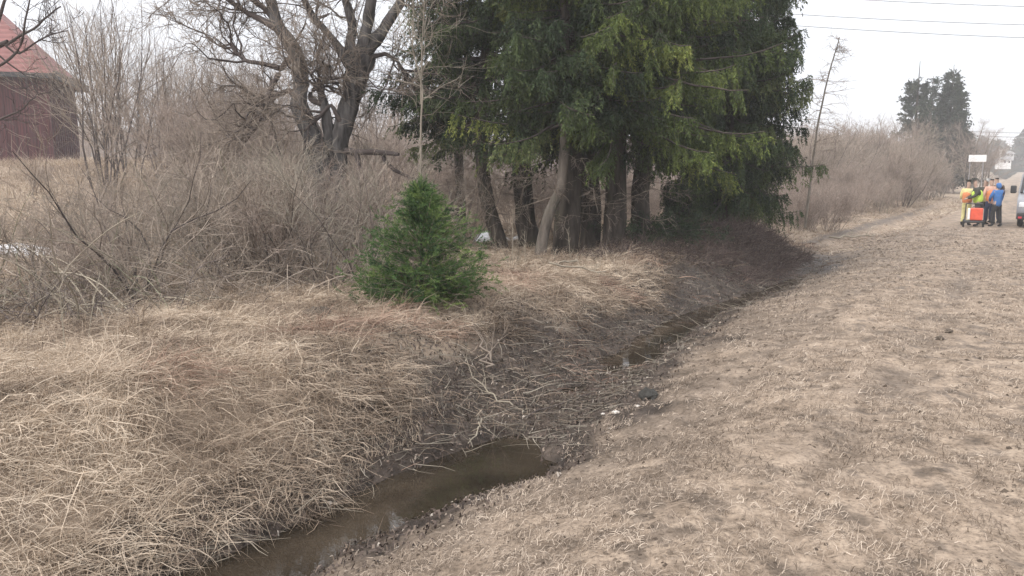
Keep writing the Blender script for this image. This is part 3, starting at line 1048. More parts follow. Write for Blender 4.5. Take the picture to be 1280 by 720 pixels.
def old_tree():
    rng = np.random.default_rng(77)
    Y = 17.0
    bx, by = atx(408, Y), Y
    root = empty('gnarled_tree', (bx, by, tz(bx, by)), 0, 'old gnarled bare tree with two thick forked trunks behind the thicket', 'tree')
    off = np.array(root.location)
    trunk, limbs, twigs = MB(), MB(), MB()
    K = 16
    sc = Y / FPX * .80

    def limb(mb, pts, rpx, wob=.25, S=9, K=16):
        if len(pts) > 4:
            pts = [(a + rng.normal(0, 2.6) * (i > 1), b + rng.normal(0, 1.5) * (i > 1)) for i, (a, b) in enumerate(pts)]
        P = px_path(pts, Y, rng, wob, K) - off
        R = np.interp(np.linspace(0, 1, K), np.linspace(0, 1, len(rpx)), rpx) * sc
        tubes(mb, P, R, S, .5, .09, rng)
        return P, R
    big = []
    big.append(limb(trunk, [(398, 300), (398, 250), (402, 205), (388, 160), (377, 132), (379, 95), (370, 62), (350, 32), (338, 5), (330, -50), (318, -120)], [30, 26, 19, 14.5, 12, 11.5, 11, 9, 7.5, 6, 4], .3, 11, 26))
    big.append(limb(trunk, [(418, 300), (417, 250), (415, 205), (424, 165), (436, 130), (441, 96), (452, 66)], [26, 22, 17, 15, 15, 16, 19], .2, 11, 18))
    big.append(limb(trunk, [(452, 70), (458, 42), (464, 8), (470, -50), (486, -140)], [13, 9, 8, 7, 4]))
    big.append(limb(trunk, [(453, 66), (476, 42), (492, 18), (506, -8), (530, -70), (560, -150)], [12, 9, 7.5, 6.5, 5, 3]))
    big.append(limb(trunk, [(446, 80), (436, 58), (438, 30), (430, 0), (425, -60)], [10, 8, 7, 6, 4]))
    big.append(limb(trunk, [(440, 85), (425, 62), (405, 42), (388, 18), (376, -10), (350, -80)], [9, 7, 5.5, 5, 4.5, 3]))
    big.append(limb(trunk, [(417, 205), (411, 170), (405, 135), (399, 120), (398, 106)], [11, 9, 7.5, 5.5, 3.5], .15))
    big.append(limb(limbs, [(404, 130), (388, 126), (383, 115), (398, 109), (413, 100), (416, 84), (404, 83)], [4.5, 4, 3.5, 3.2, 3, 2.6, 1.8], .1))
    big.append(limb(limbs, [(377, 132), (362, 112), (345, 118), (320, 128)], [5, 4, 3, 2]))
    big.append(limb(limbs, [(372, 66), (352, 84), (338, 112), (326, 150), (312, 178)], [6, 4.5, 4, 3.2, 2]))
    big.append(limb(limbs, [(362, 48), (338, 30), (312, 18), (288, 4), (262, -22)], [7, 5, 4, 3.5, 2.5]))
    big.append(limb(limbs, [(349, 85), (330, 80), (310, 78), (296, 68), (285, 50)], [4.5, 3.5, 3, 2.4, 1.6]))
    big.append(limb(limbs, [(355, 38), (330, 10), (300, -12), (260, -40)], [6, 4, 3.4, 2.2]))
    big.append(limb(limbs, [(460, 72), (480, 66), (495, 74), (506, 96)], [4, 3, 2.4, 1.5]))
    big.append(limb(limbs, [(430, 160), (415, 130), (400, 148), (382, 165)], [4, 3, 2.6, 1.8]))
    # broken limb hanging out to the right
    dead = MB()
    for pts, r in (([(424, 188), (446, 190), (470, 190), (500, 193)], [6, 5, 4.5, 3]), ([(444, 191), (450, 204), (449, 218), (456, 226), (466, 238)], [4, 3.6, 3, 2.4, 1.6]), ([(478, 192), (482, 203), (496, 212), (508, 220), (522, 226)], [3.8, 3.4, 3, 2.6, 1.4])):
        limb(dead, pts, r, .15, 7, 12)
    PL = np.stack([np.stack([np.interp(np.linspace(0, 1, 12), np.linspace(0, 1, len(P)), P[:, i]) for i in range(3)], -1) for P, R in big])
    # generations of branches and twigs
    s1, d1, i1, t1 = spawn(rng, PL, 11, .5, 1, .8, .3)
    P1 = grow(rng, s1, d1, rng.uniform(.7, 2.1, len(i1)), 8, .32, .05)
    tubes(limbs, P1, radii(rng.uniform(.014, .032, len(i1)), 8, .25), 5, rng.uniform(.2, .6, len(i1)))
    s2, d2, i2, t2 = spawn(rng, P1, 8, .15, 1, .7, .3)
    P2 = grow(rng, s2, d2, rng.uniform(.35, 1.0, len(i2)), 6, .22, .04)
    tubes(twigs, P2, radii(rng.uniform(.006, .011, len(i2)), 6, .35), 3, rng.uniform(.1, .6, len(i2)))
    s3, d3, i3, t3 = spawn(rng, P2, 10, .1, 1, .65, .3)
    P3 = grow(rng, s3, d3, rng.uniform(.15, .55, len(i3)), 4, .2, .05)
    tubes(twigs, P3, radii(rng.uniform(.003, .005, len(i3)), 4, .5), 3, rng.uniform(.2, .9, len(i3)))
    trunk.build('trunk', M_OLDBARK, root, True)
    limbs.build('limbs', M_TWIGDARK, root, True)
    twigs.build('twigs', M_TWIG, root)
    tag(dead.build('broken_limb', M_TWIGDARK, root, True), 'dark broken limb sticking out to the right with hanging pieces')


old_tree()


def pale_sapling():
    rng = np.random.default_rng(78)
    Y = 12.0
    bx, by = atx(527, Y), Y
    bz = tz(bx, by)
    root = empty('pale_sapling', (bx, by, bz), 0, 'thin pale sapling with a slightly bent stem behind the young spruce', 'tree')
    off = np.array([bx, by, bz])
    P = px_path([(527, 330), (526, 225), (526, 150), (529, 115), (524, 90), (514, 62), (516, 20), (512, -40)], Y, rng, .1, 18) - off
    R = np.linspace(.019, .007, 18)
    a, b = MB(), MB()
    tubes(a, P, R, 6, .6)
    P2_ = px_path([(526, 130), (527, 60), (530, 0), (527, -50)], Y, rng, .1, 10) - off
    tubes(a, P2_, np.linspace(.014, .006, 10), 5, .5)
    PL = np.stack([np.stack([np.interp(np.linspace(0, 1, 12), np.linspace(0, 1, len(q)), q[:, i]) for i in range(3)], -1) for q in (P, P2_)])
    s1, d1, i1, t1 = spawn(rng, PL, 26, .3, 1, .9, .3)
    P1 = grow(rng, s1, d1, rng.uniform(.4, 1.5, len(i1)), 7, .18, .03)
    tubes(b, P1, radii(rng.uniform(.004, .009, len(i1)), 7, .3), 3, rng.uniform(.3, .9, len(i1)))
    s2, d2, i2, t2 = spawn(rng, P1, 8, .15, 1, .7, .3)
    P2 = grow(rng, s2, d2, rng.uniform(.15, .5, len(i2)), 4, .2, -.02)
    tubes(b, P2, radii(rng.uniform(.002, .004, len(i2)), 4, .5), 3, rng.uniform(.3, .9, len(i2)))
    a.build('stem', M_TWIGGREY, root, True)
    b.build('twigs', M_TWIGGREY, root)


pale_sapling()


def edge_tree():
    """bare fruit tree whose branches cross the barn roof"""
    rng = np.random.default_rng(79)
    Y = 15.0
    bx, by = atx(-45, Y), Y
    bz = tz(bx, by)
    off = np.array([bx, by, bz])
    root = empty('bare_fruit_tree', (bx, by, bz), 0, 'bare fruit tree at the left edge with budded branches crossing the barn roof', 'tree')
    a, b = MB(), MB()
    big = []
    for pts, r0, r1 in (([(-45, 300), (-40, 200), (-30, 120), (-10, 60), (10, 52)], .1, .04), ([(8, 56), (25, 45), (48, 34), (66, 22), (82, 10)], .028, .012), ([(5, 55), (20, 70), (42, 50), (60, 40), (72, 34)], .022, .009),
                        ([(-20, 90), (5, 80), (30, 62), (36, 30), (44, 5), (43, -20)], .03, .01), ([(-30, 130), (-15, 60), (5, 20), (12, -10), (30, -40)], .05, .014), ([(-10, 62), (14, 84), (36, 100), (50, 120)], .02, .007), ([(-35, 180), (0, 150), (25, 140), (40, 120)], .03, .01)):
        P = px_path(pts, Y, rng, .2, 12) - off
        tubes(a, P, np.linspace(r0, r1, 12), 6, .3, .05, rng)
        big.append(P)
    PL = np.stack(big)
    s1, d1, i1, t1 = spawn(rng, PL, 9, .25, 1, .8, .3)
    P1 = grow(rng, s1, d1, rng.uniform(.25, .8, len(i1)), 6, .2, .1)
    tubes(b, P1, radii(rng.uniform(.005, .010, len(i1)), 6, .4), 4, rng.uniform(.1, .5, len(i1)))
    s2, d2, i2, t2 = spawn(rng, P1, 6, .15, 1, .8, .3)
    P2 = grow(rng, s2, d2, rng.uniform(.06, .3, len(i2)), 4, .2, .1)
    tubes(b, P2, radii(rng.uniform(.003, .006, len(i2)), 4, .9), 4, rng.uniform(.1, .6, len(i2)))
    a.build('trunk', M_TWIGDARK, root, True)
    b.build('twigs', M_TWIGDARK, root)


edge_tree()


# ------------------------------------------------------------------ spruces
def needles(mb, rng, P, per, ln, wd, tint, lod=1.0):
    """needle sprays along paths P (N,K,3): small flat blades leaving the twig forwards"""
    s, d, i, t = spawn(rng, P, per, .0, 1.0, .62, .2)
    n = len(s)
    L = ln * rng.uniform(.6, 1.3, n)
    rv = nrm(rng.normal(0, 1, (n, 3)))
    side = nrm(np.cross(d, rv)) * (wd * rng.uniform(.6, 1.3, n))[:, None] * .5
    m = s + d * (L * .5)[:, None]
    e = s + d * L[:, None]
    v = np.stack([s, m - side, e, m + side], 1)
    q = np.arange(n * 4).reshape(n, 4)
    tt = np.clip(tint[i] + rng.normal(0, .09, n) + (t - .6) * .12, 0, 1)
    mb.add(v, q, np.repeat(tt, 4))


def spruce_branches(rng, zs, az, L, pitch, droop=-.10, tip_up=.05, K=9, trunk_r=.15, axis=None):
    n = len(zs)
    P = np.zeros((n, K, 3))
    ax = np.zeros((n, 2)) if axis is None else axis(zs)
    P[:, 0] = np.stack([ax[:, 0] + np.cos(az) * trunk_r * .6, ax[:, 1] + np.sin(az) * trunk_r * .6, zs], -1)
    el = pitch.copy()
    azz = az.copy()
    for k in range(1, K):
        t = k / (K - 1)
        el = el + droop * (1 - 1.6 * t) + rng.normal(0, .05, n) + tip_up * t
        azz = azz + rng.normal(0, .07, n)
        st = L / (K - 1)
        P[:, k] = P[:, k - 1] + np.stack([np.cos(azz) * np.cos(el) * st, np.sin(azz) * np.cos(el) * st, np.sin(el) * st], -1)
    return P


def spruce(name, u, Y, H, label, seed, crown0, reach, tr, nb=90, m_needle=None, tint0=.42, hang=.55, lean=None, low_dead=14, per_twig=34, tw_per=56, group=None, bias=None, hi_nb=60, trunk_pts=None, zmax_detail=6.5, m_bark=None, ln=.068):
    rng = np.random.default_rng(seed)
    bx, by = atx(u, Y), Y
    bz = tz(bx, by) - .05
    root = empty(name, (bx, by, bz), 0, label, 'tree', group)
    trunk, fol, dead, brs = MB(), MB(), MB(), MB()
    zz = np.concatenate([[0, .12, .3, .6, 1.0], np.linspace(1.5, H, 16)])
    wobx = np.interp(zz, [0, 1, 3, 6, H], [0, rng.normal(0, .03), rng.normal(0, .07), rng.normal(0, .1), 0])
    if trunk_pts is not None:
        tp = np.array([at(a, b, Y) for a, b in trunk_pts]) - np.array([bx, by, bz])
        wobx = np.interp(zz, tp[:, 2], tp[:, 0])
    axf = lambda z: np.stack([np.interp(z, zz, wobx), np.zeros_like(z)], -1)
    TP = np.stack([wobx, np.zeros_like(zz), zz], -1)
    TR = tr * np.interp(zz, [0, .15, .5, 1.5, H], [1.3, 1.14, 1.04, .95, .06])
    tubes(trunk, TP, TR, 14, .5, .05, rng)
    # living branches
    def layer(n, z0, z1, tw, per, lod):
        zs = rng.uniform(z0, z1, n)
        az = rng.uniform(0, 6.28, n)
        if bias is not None:
            m = rng.random(n) < .6
            az = np.where(m, bias + rng.normal(0, .8, n), az)
        rel = (zs - crown0) / (H - crown0)
        L = reach * np.clip(1.08 - rel, .12, 1) * rng.uniform(.55, 1.1, n) * np.where(zs < crown0 + 1.0, rng.uniform(.6, 1.1, n), 1)
        pitch = np.interp(rel, [0, .5, 1], [-.12, .1, .7]) + rng.normal(0, .12, n)
        P = spruce_branches(rng, zs, az, L, pitch, axis=axf, trunk_r=tr)
        tubes(brs, P, radii(.008 + .010 * L, P.shape[1], .2), 4, rng.uniform(.2, .6, n))
        bt = np.clip(tint0 + rng.normal(0, .2, n), 0, 1)
        # side twigs, mostly hanging
        s, d, i, t = spawn(rng, P, tw, .22, 1.0, .75, .25)
        hz = hang * rng.uniform(.5, 3.2, len(i))
        d = nrm(d * np.array([1, 1, .35]) + np.stack([0 * hz, 0 * hz, -hz], -1))
        TL = np.clip(rng.uniform(.2, .75, len(i)) * (1.15 - .5 * t), .12, .8) * lod
        P2 = grow(rng, s, d, TL, 5, .10, -.16 * hang)
        tubes(brs, P2[::2], radii(np.full(len(P2[::2]), .0035), 5, .5), 3, .5)
        needles(fol, rng, P2, per, ln * lod, .021 * lod, bt[i] + rng.normal(0, .06, len(i)))
        # the branch's own needles
        needles(fol, rng, P[:, 3:], int(per * 1.4), ln * lod, .02 * lod, bt)
    layer(nb, crown0, min(H, zmax_detail), tw_per, per_twig, 1.0)
    if H > zmax_detail:
        layer(hi_nb, zmax_detail, H * .99, 18, 10, 1.9)
    # dead lower twigs
    if low_dead:
        zs = rng.uniform(.7, crown0 + 1.5, low_dead)
        az = rng.uniform(0, 6.28, low_dead)
        P = spruce_branches(rng, zs, az, rng.uniform(.4, 1.5, low_dead), rng.normal(-.1, .2, low_dead), droop=-.04, axis=axf, trunk_r=tr)
        tubes(dead, P, radii(np.full(low_dead, .010), P.shape[1], .2), 4, rng.uniform(.2, .8, low_dead))
        s, d, i, t = spawn(rng, P, 9, .2, 1, .9, .3)
        P2 = grow(rng, s, d, rng.uniform(.1, .5, len(i)), 5, .2, -.1)
        tubes(dead, P2, radii(np.full(len(i), .0035), 5, .5), 3, rng.uniform(.2, .9, len(i)))
        s, d, i, t = spawn(rng, P2, 4, .2, 1, .9, .3)
        P3 = grow(rng, s, d, rng.uniform(.05, .2, len(i)), 3, .2, -.1)
        tubes(dead, P3, radii(np.full(len(i), .0025), 3, .5), 3, rng.uniform(.2, .9, len(i)))
    trunk.build('trunk', m_bark or M_SPRUCEBARK, root, True)
    crown = fol.build('crown', m_needle or M_NEEDLE, root)
    brs.build('branches', M_TWIGDARK, root, True)
    if low_dead:
        dead.build('dead_twigs', M_TWIG, root)
    return root


G = 'tall spruces in the roadside group'
R_ = math.pi / 180
spruce('spruce_tree', 625, 17.8, 11.5, 'leftmost dark spruce of the group, its trunk leaning left above the young spruce', 501, 2.9, 2.2, .17, 62, M_NEEDLE, .48, .6, group=G, trunk_pts=[(625, 303), (612, 265), (602, 215), (604, 100), (615, 0)], low_dead=30, bias=160 * R_)
spruce('spruce_tree', 660, 18.2, 12.5, 'dark spruce with a thick straight trunk standing second from the left', 502, 2.7, 2.4, .23, 66, M_NEEDLE, .42, .7, group=G, trunk_pts=[(664, 312), (656, 270), (652, 220), (650, 100), (655, 0)], low_dead=18)
spruce('spruce_tree', 678, 15.9, 12, 'grey curved trunk bending right at knee height in front of the dark trunks', 503, 2.7, 2.0, .112, 75, M_NEEDLE, .5, .7, group=G, trunk_pts=[(674, 330), (678, 298), (688, 262), (703, 232), (707, 180), (706, 60), (704, -60)], low_dead=8, m_bark=M_GREYBARK, bias=-80 * R_)
spruce('spruce_tree', 712, 16.4, 13, 'stout pale brown spruce trunk directly right of the curved grey trunk', 504, 3.3, 2.6, .26, 74, M_NEEDLEOLIVE, .42, .8, group=G, low_dead=10, bias=-60 * R_, trunk_pts=[(706, 326), (711, 260), (713, 180), (712, 60)])
spruce('spruce_tree', 738, 17.6, 12.5, 'dark straight spruce between the stout pale trunk and the forked pair', 505, 2.9, 2.4, .22, 66, M_NEEDLE, .36, .9, group=G, low_dead=14)
spruce('spruce_tree', 770, 16.6, 13.5, 'spruce with long drooping yellow-green boughs over the ditch bank', 506, 2.3, 3.0, .23, 88, M_NEEDLEOLIVE, .52, .95, group=G, low_dead=20, bias=-35 * R_)
spruce('spruce_tree', 802, 17.6, 12, 'rightmost dark trunk of the close set, hung with dead twigs', 507, 2.5, 2.5, .2, 70, M_NEEDLE, .4, 1.0, group=G, low_dead=36)
spruce('spruce_tree', 912, 20.0, 14, 'broad dark spruce right of the others with boughs drooping to the ground', 508, 1.3, 2.0, .26, 250, M_NEEDLE, .5, 1.2, group=G, low_dead=0, tw_per=44)
spruce('spruce_tree', 860, 21.0, 13, 'dark spruce standing behind the yellow-green boughs', 509, 2.9, 2.6, .22, 80, M_NEEDLE, .4, 1.0, group=G, low_dead=10)
spruce('spruce_tree', 575, 22.5, 12, 'thin olive brown spruce behind the leaning dark trunk', 510, 2.6, 2.2, .14, 60, M_NEEDLEOLIVE, .34, .5, group=G, low_dead=50, tw_per=22)


def young_spruce():
    rng = np.random.default_rng(61)
    Y = 9.15
    bx, by = atx(525, Y), Y
    bz = tz(bx, by) - .04
    root = empty('young_spruce', (bx, by, bz), 0, 'small bright green bushy young spruce on the left bank', 'tree')
    H = 1.30
    tr, fol, br = MB(), MB(), MB()
    tubes(tr, np.stack([np.zeros(9), np.zeros(9), np.linspace(0, H, 9)], -1), np.linspace(.03, .004, 9), 7, .5)
    n = 300
    wh = H * np.array([.03, .09, .17, .27, .38, .49, .60, .71, .81, .9, .97])
    zs = rng.choice(wh, n, p=np.array([20, 20, 18, 15, 12, 10, 8, 6, 4, 3, 2]) / 118.) + rng.normal(0, .014, n)
    zs = np.maximum(zs, .03)
    az = rng.uniform(0, 6.28, n)
    rel = zs / H
    L = np.interp(rel, [0, .12, .45, .75, 1], [.72, .94, .72, .32, .06]) * rng.uniform(.6, 1.12, n)
    pitch = np.interp(rel, [0, .3, 1], [.05, .35, .95]) + rng.normal(0, .1, n)
    P = spruce_branches(rng, zs, az, L, pitch, droop=-.02, tip_up=.02, trunk_r=.02)
    tubes(br, P, radii(.003 + .004 * L, P.shape[1], .3), 4, .5)
    s, d, i, t = spawn(rng, P, 15, .15, 1, .8, .2)
    P2 = grow(rng, s, d * np.array([1, 1, .6]), rng.uniform(.06, .24, len(i)) * (1.2 - .5 * t), 4, .1, .03)
    bt = np.clip(.5 + rng.normal(0, .24, n), 0, 1)
    needles(fol, rng, P2, 44, .026, .0055, bt[i])
    needles(fol, rng, P, 60, .026, .0055, bt)
    # leader with side buds
    LP = np.stack([np.zeros(6), np.zeros(6), np.linspace(H * .9, H + .2, 6)], -1)[None]
    needles(fol, rng, LP, 30, .03, .007, np.array([.8]))
    tr.build('trunk', M_SPRUCEBARK, root, True)
    fol.build('crown', M_NEEDLEYOUNG, root)
    br.build('branches', M_TWIG, root)


young_spruce()


def brush_pile():
    """cut spruce boughs heaped at the foot of the trunks"""
    rng = np.random.default_rng(62)
    Y = 16.6
    bx, by = atx(832, Y), Y
    bz = tz(bx, by)
    root = empty('bough_heap', (bx, by, bz), 0, 'heap of cut dark spruce boughs on the bank right of the trunks', 'brush pile')
    n = 90
    s = np.stack([rng.normal(0, .42, n), rng.normal(0, .3, n), rng.uniform(0, .35, n)], -1)
    az = rng.normal(.1, .9, n)
    az = np.where(rng.random(n) < .3, az + math.pi, az)
    el = rng.uniform(-.1, .7, n)
    P = grow(rng, s, np.stack([np.cos(az) * np.cos(el), np.sin(az) * np.cos(el), np.sin(el)], -1), rng.uniform(.4, .9, n), 6, .1, -.05)
    a, b = MB(), MB()
    tubes(a, P, radii(np.full(n, .01), 6, .3), 4, .4)
    s2, d2, i, t = spawn(rng, P, 16, .2, 1, .8, .2)
    P2 = grow(rng, s2, d2, rng.uniform(.08, .25, len(i)), 4, .1, -.1)
    needles(b, rng, P2, 18, .045, .013, np.full(len(i), .33) + rng.normal(0, .1, len(i)))
    b.build('boughs', M_NEEDLE, root)
    a.build('branches', M_TWIGDARK, root)


brush_pile()


def dead_leaning_tree():
    rng = np.random.default_rng(63)
    Y = 25.0
    bx, by = atx(1006, Y), Y
    bz = tz(bx, by)
    off = np.array([bx, by, bz])
    root = empty('dead_tree', (bx, by, bz), 0, 'thin dead leaning tree with bare side twigs right of the broad spruce', 'tree')
    a, b = MB(), MB()
    P = px_path([(1006, 285), (1014, 220), (1022, 160), (1034, 110), (1044, 75), (1053, 45)], Y, rng, .1, 16) - off
    tubes(a, P, np.linspace(.042, .015, 16), 7, .5, .08, rng)
    s, d, i, t = spawn(rng, P[None], 80, .2, 1, 1.3, .2)
    P1 = grow(rng, s, d * np.array([1, 1, .4]), rng.uniform(.3, 1.5, len(i)) * (1.25 - t), 6, .1, -.03)
    tubes(b, P1, radii(np.full(len(i), .009), 6, .4), 3, rng.uniform(.2, .8, len(i)))
    s, d, i, t = spawn(rng, P1, 6, .2, 1, .8, .2)
    P2 = grow(rng, s, d, rng.uniform(.1, .4, len(i)), 4, .15, -.05)
    tubes(b, P2, radii(np.full(len(i), .005), 4, .5), 3, rng.uniform(.2, .8, len(i)))
    a.build('trunk', M_PALEBARK, root, True)
    b.build('dead_twigs', M_TWIG, root)


dead_leaning_tree()


# ---- far trees
def far_spruce(u, Y, H, reach, seed, label, crown0=1.5, nb=150, sparse=1.0):
    rng = np.random.default_rng(seed)
    bx, by = atx(u, Y), Y
    bz = tz(bx, by) - .1
    root = empty('far_spruce', (bx, by, bz), 0, label, 'tree', 'far spruces by the road')
    tr, fol = MB(), MB()
    tubes(tr, np.stack([np.zeros(8), np.zeros(8), np.linspace(0, H, 8)], -1), np.linspace(.25, .02, 8), 8, .5)
    zs = crown0 + (H - crown0) * (1 - np.sqrt(rng.random(nb)) * .999)
    rel = (zs - crown0) / (H - crown0)
    L = reach * np.clip(1.03 - rel, .04, 1) ** .8 * rng.uniform(.6, 1.15, nb)
    P = spruce_branches(rng, zs, rng.uniform(0, 6.28, nb), L, np.interp(rel, [0, 1], [-.1, .6]), trunk_r=.1)
    s, d, i, t = spawn(rng, P, int(16 * sparse), .12, 1, .7, .3)
    P2 = grow(rng, s, d + np.array([0, 0, -.5]), rng.uniform(.25, .7, len(i)), 4, .1, -.1)
    bt = np.clip(.45 + rng.normal(0, .2, nb), 0, 1)
    needles(fol, rng, P2, 8, .26, .11, bt[i])
    needles(fol, rng, P, 22, .26, .11, bt)
    tr.build('trunk', M_SPRUCEBARK, root, True)
    fol.build('crown', M_NEEDLEFAR, root)


far_spruce(1140, 80, 12.6, 2.6, 701, 'sparse narrow spruce on the left of the far spruce pair', nb=170, sparse=1.0)
far_spruce(1158, 84, 11.6, 2.4, 703, 'spindly short spruce squeezed between the two taller far spruces', nb=90, sparse=.7)
far_spruce(1182, 82, 13.0, 2.7, 702, 'dense dark broad spruce on the right of the far spruce pair', nb=420)


def far_birch(u, Y, H, seed, label):
    st, tw = shrub_mesh(seed, H=H, nst=3, n1=22, n2=9, n3=5, spread=.16, up=.02, r=.11, base=.3, wander=.07)
    bx = atx(u, Y)
    root = empty('far_birch', (bx, Y, tz(bx, Y) - .1), 0, label, 'tree', 'bare birches beside the far spruces')
    for vv, qq, tt in split_pieces(st, 3):
        p = MB()
        p.add(vv, qq, tt)
        p.build('trunk', M_PALEBARK, root, True)
    tw.build('crown', M_TWIGRED, root)


far_birch(1212, 78, 8.2, 711, 'bare pinkish birch directly right of the dense far spruce')
far_birch(1224, 80, 7.6, 712, 'bare pinkish birch above the white sign')
far_birch(1233, 86, 6.6, 713, 'smallest bare birch at the right end of the far trees')


def woods():
    """forest on the horizon"""
    rng = np.random.default_rng(64)
    fol = MB()
    n = 900
    th = np.radians(rng.uniform(-44, 44, n))
    r = rng.uniform(265, 420, n)
    x, y = r * np.sin(th), r * np.cos(th)
    z = terrain(x, y)
    H = rng.uniform(7.5, 12, n)
    m = 44
    hh = rng.random((n, m)) ** .8
    wr = (1 - hh) * rng.uniform(1.6, 3.2, (n, 1)) + .3
    a = rng.uniform(0, 6.28, (n, m))
    c = np.stack([x[:, None] + np.cos(a) * wr, y[:, None] + np.sin(a) * wr, z[:, None] + hh * H[:, None]], -1)
    s = 1.0 + (1 - hh) * 1.2
    U = nrm(rng.normal(0, 1, (n, m, 3)) * np.array([1, 1, .5])) * s[..., None]
    V = nrm(rng.normal(0, 1, (n, m, 3)) + np.array([0, 0, 1.2])) * s[..., None]
    v = np.stack([c - U - V, c + U - V, c + U * .5 + V, c - U * .5 + V], 2)
    fol.add(v, np.arange(n * m * 4).reshape(-1, 4), np.repeat(np.clip(rng.normal(.5, .2, n), 0, 1), m * 4))
    tag(fol.build('forest', M_NEEDLEFAR), 'blue hazy forest along the horizon', 'forest', kind='stuff')
    # nearer bare woods behind the thickets
    tw = MB()
    n = 2600
    Y = rng.uniform(75, 150, n)
    u = rng.uniform(-60, 1190, n)
    x = (u - 640) / FPX * Y
    z = terrain(x, Y)
    H = rng.uniform(2.5, 7.5, n) * np.where(u > 640, np.interp(u, [640, 960, 1100, 1190], [1, .75, .95, .7]), .95)
    P = grow(rng, np.stack([x, Y, z], -1), np.stack([rng.normal(0, .15, n), rng.normal(0, .15, n), np.ones(n)], -1), H, 7, .1, .05)
    tubes(tw, P, radii(np.full(n, .06), 7, .3), 3, rng.uniform(.2, .7, n))
    s, d, i, t = spawn(rng, P, 14, .1, 1, .6, .25)
    P1 = grow(rng, s, d, H[i] * .28 * rng.uniform(.5, 1.1, len(i)), 4, .15, .05)
    tubes(tw, P1, radii(np.full(len(i), .022), 4, .5), 3, rng.uniform(.2, .8, len(i)))
    tag(tw.build('bare_woodland', M_TWIGRED), 'hazy grey-brown bare woodland behind the thickets', 'woodland', kind='stuff')


woods()


# ------------------------------------------------------------------ barn
def barn():
    m_wall, n, b = mat_new('weathered_red_boards')
    tc = n.nodes.new('ShaderNodeTexCoord')
    wv = n.nodes.new('ShaderNodeTexWave')
    wv.bands_direction = 'X'
    wv.inputs['Scale'].default_value = 2.2
    wv.inputs['Distortion'].default_value = .6
    n.links.new(tc.outputs['Object'], wv.inputs['Vector'])
    c = ramp(n, noise(n, 3, 5, stretch=(4, 4, .3)), [(.3, (.04, .012, .015)), (.7, (.11, .030, .036))])
    c = mixc(n, .5, c, ramp(n, wv.outputs[0], [(.05, (.25, .25, .25)), (.25, (1, 1, 1))]), 'MULTIPLY')
    n.links.new(c, b.inputs['Base Color'])
    b.inputs['Roughness'].default_value = .9
    m_roof, n, b = mat_new('faded_red_roof')
    tc = n.nodes.new('ShaderNodeTexCoord')
    wv = n.nodes.new('ShaderNodeTexWave')
    wv.bands_direction = 'Z'
    wv.inputs['Scale'].default_value = 1.1
    wv.inputs['Distortion'].default_value = 1.2
    n.links.new(tc.outputs['Object'], wv.inputs['Vector'])
    c = ramp(n, noise(n, 1.2, 5), [(.3, (.15, .058, .055)), (.7, (.25, .105, .098))])
    c = mixc(n, .35, c, ramp(n, wv.outputs[0], [(.0, (.45, .45, .45)), (.3, (1, 1, 1))]), 'MULTIPLY')
    n.links.new(c, b.inputs['Base Color'])
    b.inputs['Roughness'].default_value = .8
    bump(n, b, wv.outputs[0], .5, .05)
    m_dark = plain('dark_eaves_boards', (.05, .05, .055), .85)
    m_stone = plain('rubble_stone', (.16, .15, .14), .9, scale=3)
    Y = 44.0
    cx = atx(67, Y)
    z0 = at(74, 212, Y)[2] - .25
    root = empty('barn', (cx, Y, tz(cx, Y)), math.radians(17), 'dark red wooden barn with a faded pink-red roof on the rise', 'barn')
    zb = z0 - tz(cx, Y)
    H = float(at(74, 95, Y)[2] - z0)
    Wd, Dp = 13.0, 3.6 * 1.9
    mb = MB()
    box(mb, (-Wd / 2, Dp / 2, zb + H / 2), (Wd, Dp, H))
    mb.build('wall', m_wall, root)
    # battens on the boards and corner posts
    fb = MB()
    for k in range(27):
        box(fb, (-.25 - k * .47, -.022, zb + H / 2), (.06, .04, H - .05))
    for k in range(13):
        box(fb, (.022, .3 + k * .5, zb + H / 2), (.04, .06, H - .05))
    fb.build('battens', m_wall, root)
    cp = MB()
    box(cp, (-.06, .06, zb + H / 2), (.26, .26, H - .01))
    cp.build('corner_post', m_wall, root)
    st = MB()
    box(st, (-Wd / 2, Dp / 2, zb - .4), (Wd - .1, Dp - .1, .8))
    st.build('foundation', m_stone, root)
    # hipped roof with a thickness
    e = .5
    zt = zb + H - .05
    rise = 5.7
    run = Dp / 2 + e
    x0, x1, y0, y1 = -Wd - e, e, -e, Dp + e
    hip = 5.2
    V = np.array([[x0, y0, zt], [x1, y0, zt], [x1, y1, zt], [x0, y1, zt], [x0 + hip, Dp / 2, zt + rise], [x1 - hip, Dp / 2, zt + rise]])
    V2 = V + np.array([0, 0, .16])
    vv = np.concatenate([V, V2])
    q = [[6, 7, 11, 10], [7, 8, 11, 11], [8, 9, 10, 11], [9, 6, 10, 10], [0, 3, 2, 1]]
    rf = bpy.data.meshes.new('roof')
    rf.from_pydata([tuple(a) for a in vv], [], [(6, 7, 11, 10), (7, 8, 11), (8, 9, 10, 11), (9, 6, 10), (0, 3, 2, 1)])
    rf.materials.append(m_roof)
    ro = bpy.data.objects.new('roof', rf)
    COL.objects.link(ro)
    ro.parent = root
    fa = MB()
    for a, c_ in ((0, 1), (1, 2), (2, 3), (3, 0)):
        A, B = V[a], V[c_]
        fa.add([A + [0, 0, -.1], B + [0, 0, -.1], B + [0, 0, .16], A + [0, 0, .16]], [[0, 1, 2, 3]])
    # right eave: dark edge board, set proud
    mid = (V[1] + V[2]) / 2
    box(fa, (x1 + .1, (y0 + y1) / 2, zt + .06), (.2, y1 - y0 + .2, .42))
    fa.build('eaves_board', m_dark, ro)


barn()

